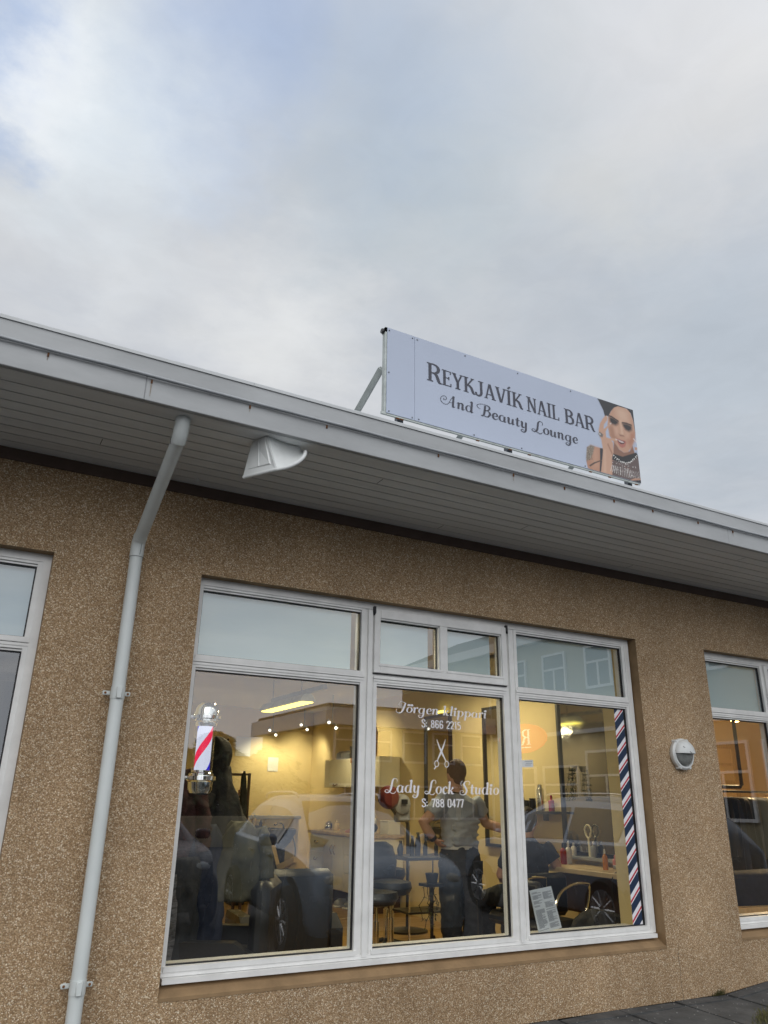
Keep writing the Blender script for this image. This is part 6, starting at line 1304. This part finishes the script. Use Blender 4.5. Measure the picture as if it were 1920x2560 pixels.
# ------------------------------------------------------------------ the street behind the camera, seen in the glass
def car(label, x, y, rot, paint, ls=1.0, roof=1.48):
    """a hatchback; local +x is forward, y across; placed with its middle at x, y"""
    g = gz(x, y) - .1; c = thing('parked_car', label, 'car', (x, y, g), 'cars parked facing the shops')
    cs, sn = math.cos(rot), math.sin(rot)
    def rt(mb): mb.v = [Vector((x + v.x * ls * cs - v.y * sn, y + v.x * ls * sn + v.y * cs, g + v.z)) for v in mb.v]; return mb
    w_ = .88
    #   x, belt z, roof z, roof half width, half width, sill
    st = [(-2.08, .80, .82, .55, .62, .34), (-2.02, .95, 1.02, .56, .78, .28), (-1.85, 1.0, 1.28, .55, .85, .24), (-1.5, 1.0, roof - .06, .56, w_, .22), (-.9, .985, roof, .585, w_, .22), (-.2, .97, roof, .59, w_, .22), (.25, .96, roof - .06, .57, w_, .22), (.75, .95, roof - .28, .60, w_, .22), (1.15, .935, .955, .66, .875, .22), (1.6, .86, .875, .60, .855, .22), (1.92, .74, .77, .54, .78, .24), (2.06, .56, .60, .45, .62, .30)]
    st = spline(st, 3); secs = []
    for (px, bz, rz, rw, hw, sz) in st:
        h = [(hw * .90, sz), (hw * .985, sz + .10), (hw, (sz + bz) / 2 + .05), (hw * .965, bz - .02), (hw * .93, bz), (rw + (hw * .93 - rw) * .12, rz - (rz - bz) * .16), (rw * .85, rz), (rw * .4, rz + .015), (0, rz + .02)]
        secs.append([(px, a, z) for a, z in h] + [(px, -a, z) for a, z in h[-2::-1]])
    b = MB(); n = len(secs[0])
    for s_ in secs: b.v += [Vector(v) for v in s_]
    for i in range(len(secs) - 1):
        for k in range(n - 1): b.f.append((i * n + k, i * n + k + 1, (i + 1) * n + k + 1, (i + 1) * n + k)); b.mi.append(0)
        b.f.append((i * n + n - 1, i * n, (i + 1) * n, (i + 1) * n + n - 1)); b.mi.append(0)
    b.f += [tuple(range(n)), tuple(range(len(b.v) - 1, len(b.v) - n - 1, -1))]; b.mi += [0, 0]
    obj('body', rt(b), paint, c, True, split=35)
    gm = MB()
    for s_ in (1, -1):   # side windows, proud of the skin
        for a, bx in ((-1.45, -.55), (-.48, .45)):
            def pt(px, t):
                for q0, q1 in zip(st, st[1:]):
                    if q0[0] <= px <= q1[0]:
                        u = (px - q0[0]) / (q1[0] - q0[0]); bz, rz, rw, hw = [q0[i] + (q1[i] - q0[i]) * u for i in (1, 2, 3, 4)]; return (px, s_ * (hw * .93 + (rw + (hw * .93 - rw) * .12 - hw * .93) * t + .006), bz + (rz - (rz - bz) * .16 - bz) * t)
            k = 6
            for i in range(k):
                p0, p1 = a + (bx - a) * i / k, a + (bx - a) * (i + 1) / k; gm.quad(pt(p0, .06), pt(p1, .06), pt(p1, .9), pt(p0, .9))
    gm.quad((1.12, -.62, .975), (1.12, .62, .975), (.33, .52, roof - .055), (.33, -.52, roof - .055)); gm.quad((-1.88, -.58, 1.06), (-1.88, .58, 1.06), (-1.56, .5, roof - .09), (-1.56, -.5, roof - .09))
    gm2 = MB(); gm2.v = gm.v; gm2.f = gm.f; gm2.mi = gm.mi
    obj('windows', rt(gm2), 'carglass', c, normals=False)
    for sx in (-1.28, 1.28):
        for s_ in (1, -1):
            obj('wheel_arch', rt(MB().lathe((sx, s_ * .862 - .02 * s_, .33), [(.375, -.03), (.375, .03)], 28, axis='Y')), 'blackp', c)
            t = obj('wheel', rt(MB().lathe((sx, s_ * .86, .31), [(.20, -.09), (.29, -.10), (.315, -.06), (.315, .06), (.29, .10), (.20, .09)], 28, axis='Y')), 'tyre', c, True)
            rm = MB().lathe((sx, s_ * .945, .31), [(.205, -.008), (.205, .008), (.185, .008), (.185, -.008)], 28, axis='Y').lathe((sx, s_ * .945, .31), [(.05, -.012), (.05, .012)], 14, axis='Y')
            for k in range(10): a = k * PI / 5; rm.tube([(sx + .04 * math.cos(a), s_ * .945, .31 + .04 * math.sin(a)), (sx + .19 * math.cos(a), s_ * .945, .31 + .19 * math.sin(a))], [.02, .014], 6)
            obj('rim', rt(rm), 'rim', t, True)
    for s_ in (1, -1):
        obj('headlight', rt(MB().ell((1.83, s_ * .62, .70), .16, .16, .075, 14, 8)), 'lampglass', c, True)
        obj('fog_light', rt(MB().ell((2.0, s_ * .55, .40), .06, .09, .06, 12, 8)), 'lampglass', c, True)
        obj('wing_mirror', rt(MB().box(.55, .70, *sorted((s_ * .88, s_ * 1.06)), .96, 1.08, .03)), paint, c, True)
        obj('door_handle', rt(MB().box(-.62, -.46, *sorted((s_ * .865, s_ * .905)), .84, .87, .008).box(.28, .44, *sorted((s_ * .865, s_ * .905)), .83, .86, .008)), 'blackp', c, True)
        obj('tail_light', rt(MB().ell((-1.96, s_ * .66, .88), .08, .10, .13, 12, 8)), 'redp', c, True)
        obj('roof_rail', rt(MB().tube(spline([(-1.4, s_ * .52, roof - .03), (-1.2, s_ * .53, roof + .035), (0, s_ * .54, roof + .04), (.2, s_ * .52, roof - .02)], 4), .014, 6)), 'rim', c, True)
    obj('grille', rt(MB().box(2.0, 2.075, -.38, .38, .40, .54, .02)), 'blackp', c); obj('bumper_trim', rt(MB().box(1.9, 2.05, -.7, .7, .25, .33, .03)), 'blackp', c)
    return c
car('blue grey hatchback parked nose first to the shop, reflected in the left pane', 4.36, -4.75, R(97), 'carpaint')
car('long blue grey car with roof rails parked tail first, reflected in the right panes', 7.95, -4.15, R(-84), 'carpaint2', ls=1.1, roof=1.5)

car('black car parked farther out in the street, mirrored behind the coats', 2.35, -7.3, R(91), 'blackcar')
def street():
    def facade_windows(parent, quad, cols, z0, z1, depth, axis):
        pass
    # building A, low with a wide white eaves board
    ya = -25.2; a = thing('ochre_building', 'low ochre building with white eaves board across the street', 'building', (18, ya - 3, .3))
    obj('wall', MB().box(13.9, 21.98, ya - 8, ya, -.2, 4.45), 'bwall', a); obj('eaves_board', MB().box(13.4, 21.98, ya - 8.4, ya + .5, 4.45, 5.12), 'bwhite', a); obj('roof', MB().box(13.6, 21.9, ya - 8, ya + .3, 5.12, 5.3), 'roof', a)
    obj('string_course', MB().box(13.9, 21.98, ya, ya + .05, 2.3, 2.42), 'bwall2', a)
    for i, x in enumerate((14.6, 16.2, 17.9, 19.4, 20.9)):
        w_ = obj('window', MB().box(x - .5, x + .5, ya + .003, ya + .05, 3.15, 4.3), 'bglass', a); obj('frame', MB().box(x - .58, x + .58, ya + .003, ya + .09, 3.07, 3.15).box(x - .58, x + .58, ya + .003, ya + .09, 4.3, 4.38).box(x - .58, x - .5, ya + .003, ya + .09, 3.15, 4.3).box(x + .5, x + .58, ya + .003, ya + .09, 3.15, 4.3).box(x - .5, x + .5, ya + .01, ya + .08, 3.85, 3.91), 'bwhite', w_)
        w_ = obj('window', MB().box(x - .6, x + .6, ya + .003, ya + .05, .9, 2.1), 'bglass', a); obj('frame', MB().box(x - .68, x + .68, ya + .003, ya + .09, .82, .9).box(x - .68, x + .68, ya + .003, ya + .09, 2.1, 2.18).box(x - .03, x + .03, ya + .01, ya + .08, .9, 2.1), 'bwhite', w_)
    # building B, taller, at right angles
    xb = 22.0; b = thing('grey_building', 'taller grey ochre building with white windows and an oval sign', 'building', (25, -17, .3)); y0, y1 = ya, -9.5
    obj('wall', MB().box(xb, 30, y0 - 8, y1, -.2, 8.1), 'bwall2', b); obj('eaves_board', MB().box(xb - .35, 30.3, y0 - 8.3, y1 + .3, 8.1, 8.5), 'bwhite', b); obj('roof', MB().prism([(xb - .35, 8.5), (26, 10.4), (30.3, 8.5)], y0 - 8.3, y1 + .3, 'Y'), 'roof', b)
    obj('string_course', MB().box(xb - .06, xb, y0, y1, 4.15, 4.3), 'bwhite', b)
    obj('rain_pipe', MB().tube([(xb - .1, y0 + .25, -.1), (xb - .1, y0 + .25, 8.1)], .06, 8), 'pipe', b)
    for i in range(6):
        y = y0 + 2.2 + i * 2.55
        for (za, zb, hw) in ((5.9, 7.4, .62), (1.2, 3.4, .95)):
            if za < 3 and i in (0, 1): za, zb = 1.2, 2.9
            w_ = obj('window', MB().box(xb - .05, xb - .003, y - hw, y + hw, za, zb), 'bglass', b); m_ = za + (zb - za) * .62
            obj('frame', MB().box(xb - .1, xb - .003, y - hw - .09, y + hw + .09, za - .1, za).box(xb - .1, xb - .003, y - hw - .09, y + hw + .09, zb, zb + .09).box(xb - .1, xb - .003, y - hw - .09, y - hw, za, zb).box(xb - .1, xb - .003, y + hw, y + hw + .09, za, zb).box(xb - .09, xb - .01, y - hw, y + hw, m_ - .04, m_ + .04).box(xb - .089, xb - .011, y - .04, y + .04, za, m_ - .04), 'bwhite', w_)
    # oval shop sign
    yo = .2 - 22.9; zo = 4.05 + .1; s = thing('oval_sign', 'oval red shop sign with white letters on the taller building', 'sign', (xb - .1, yo, zo - .62))
    obj('board', MB().prism([(yo + 1.6 * math.cos(t), zo + .60 * math.sin(t)) for t in [k * PI / 20 for k in range(40)]], xb - .16, xb - .065, 'X'), 'oval', s)
    mb = MB(); letters(mb, 'R', CAPS, 0, .5, 0, .62, 0); letters(mb, 'ís', {**SCRIPT, 'í': (.42, [stem(.14, 0, 1), [(.1, 1.3, .1), (.26, 1.55, .14)]], ), 's': (.7, [sp((.5, .8, .2), (.4, .98, .1), (.2, .95, .12), (.12, .72, .22), (.3, .5, T), (.46, .28, .22), (.35, .04, .12), (.12, .05, .1), (.06, .2, .16))])}, .55, 1.05, 0, .38, 0)
    mb.v = [Vector((xb - .17 + v.y, yo + .62 - v.x * 1.35, zo - .27 + v.z)) for v in mb.v]; mb.box(xb - .172, xb - .165, yo - .75, yo + .6, zo - .40, zo - .36)
    obj('lettering', mb, 'signwhite', s, normals=False)
    def conifer(x, y, h, rad, label, seed):
        t = thing('evergreen_tree', label, 'tree', (x, y, -.1), 'evergreens across the street'); r = random.Random(seed); f = MB(); br = MB()
        obj('trunk', MB().tube([(x, y, -.1), (x, y, h * .5), (x, y, h * .96)], [.16, .10, .02], 8), 'bark', t)
        for i in range(7000):
            u = r.random() ** .8; z = .25 + u * (h - .25); rr = rad * (1 - u) ** .45 * (.35 + .75 * r.random()) * (1 + .25 * math.sin(z * 7 + seed)); a = r.uniform(0, 2 * PI)
            p = Vector((x + rr * math.cos(a), y + rr * math.sin(a), z)); d = Vector((math.cos(a), math.sin(a), r.uniform(-.9, .1))).normalized() * r.uniform(.2, .38); n = d.cross(Vector((r.uniform(-1, 1), r.uniform(-1, 1), 1))).normalized() * .11
            f.add([p - d * .3 + n, p + d, p - d * .3 - n], [(0, 1, 2)])
        obj('crown', f, 'leaf', t, normals=False)
    for i, (x, y, h, rad) in enumerate(((3.6, -26, 3.5, 1.7), (5.6, -27, 3.9, 1.9), (7.6, -26.5, 3.6, 1.8), (9.6, -27, 4.0, 1.9), (11.8, -26.4, 3.5, 1.8))): conifer(x, y, h, rad, ('evergreen mirrored at the far left of the main window', 'tallest evergreen across the street', 'low evergreen between two taller ones', 'second tallest evergreen across the street', 'lowest evergreen, beside the ochre building')[i], 40 + i)
    # bare tree mirrored in the far left window
    t = thing('bare_tree', 'leafless tree across the street, mirrored in the left window', 'tree', (-3.2, -22, .1)); r = random.Random(31); tr = MB(); br = MB()
    tr.tube([(-3.2, -22, -.1), (-3.15, -22, 1.2), (-3.2, -22.1, 2.2)], [.22, .17, .13], 10)
    def grow(p, d, l, rad, depth):
        e = p + d * l; br.tube([p, p.lerp(e, .5) + Vector((r.uniform(-.06, .06), 0, r.uniform(-.06, .06))) * l, e], [rad, rad * .8, rad * .6], 5, False)
        if depth:
            for i in range(3): grow(p.lerp(e, r.uniform(.55, 1)), (d + Vector((r.uniform(-.7, .7), r.uniform(-.7, .7), r.uniform(-.2, .5)))).normalized(), l * r.uniform(.6, .8), rad * .55, depth - 1)
    for i in range(6): a = i * 1.05; grow(Vector((-3.2, -22.05, 1.7 + .08 * i)), Vector((math.cos(a) * .7, math.sin(a) * .7, .8)).normalized(), 1.25, .07, 4)
    obj('trunk', tr, 'bark', t, True); obj('crown', br, 'bark', t)
    solo('garden_wall', MB().box(-14, 9, -21.3, -21.0, -.3, 1.0), 'bwall2', 'low garden wall across the street below the leafless tree', 'wall')
    solo('dark_hedge', MB().loft(spline([(-6, -22.6, -.1, 4.0, .5), (-6, -22.6, .9, 4.1, .6), (-6, -22.6, 1.5, 3.7, .45), (-6, -22.6, 1.7, 3.0, .2)], 4), 60, .05, 17), 'leaf', 'dark clipped hedge behind the low garden wall', 'hedge', smooth=True)
street()
for o in list(bpy.data.objects):
    if o.type == 'LIGHT' and o.parent is None and o.name != 'sun': pass
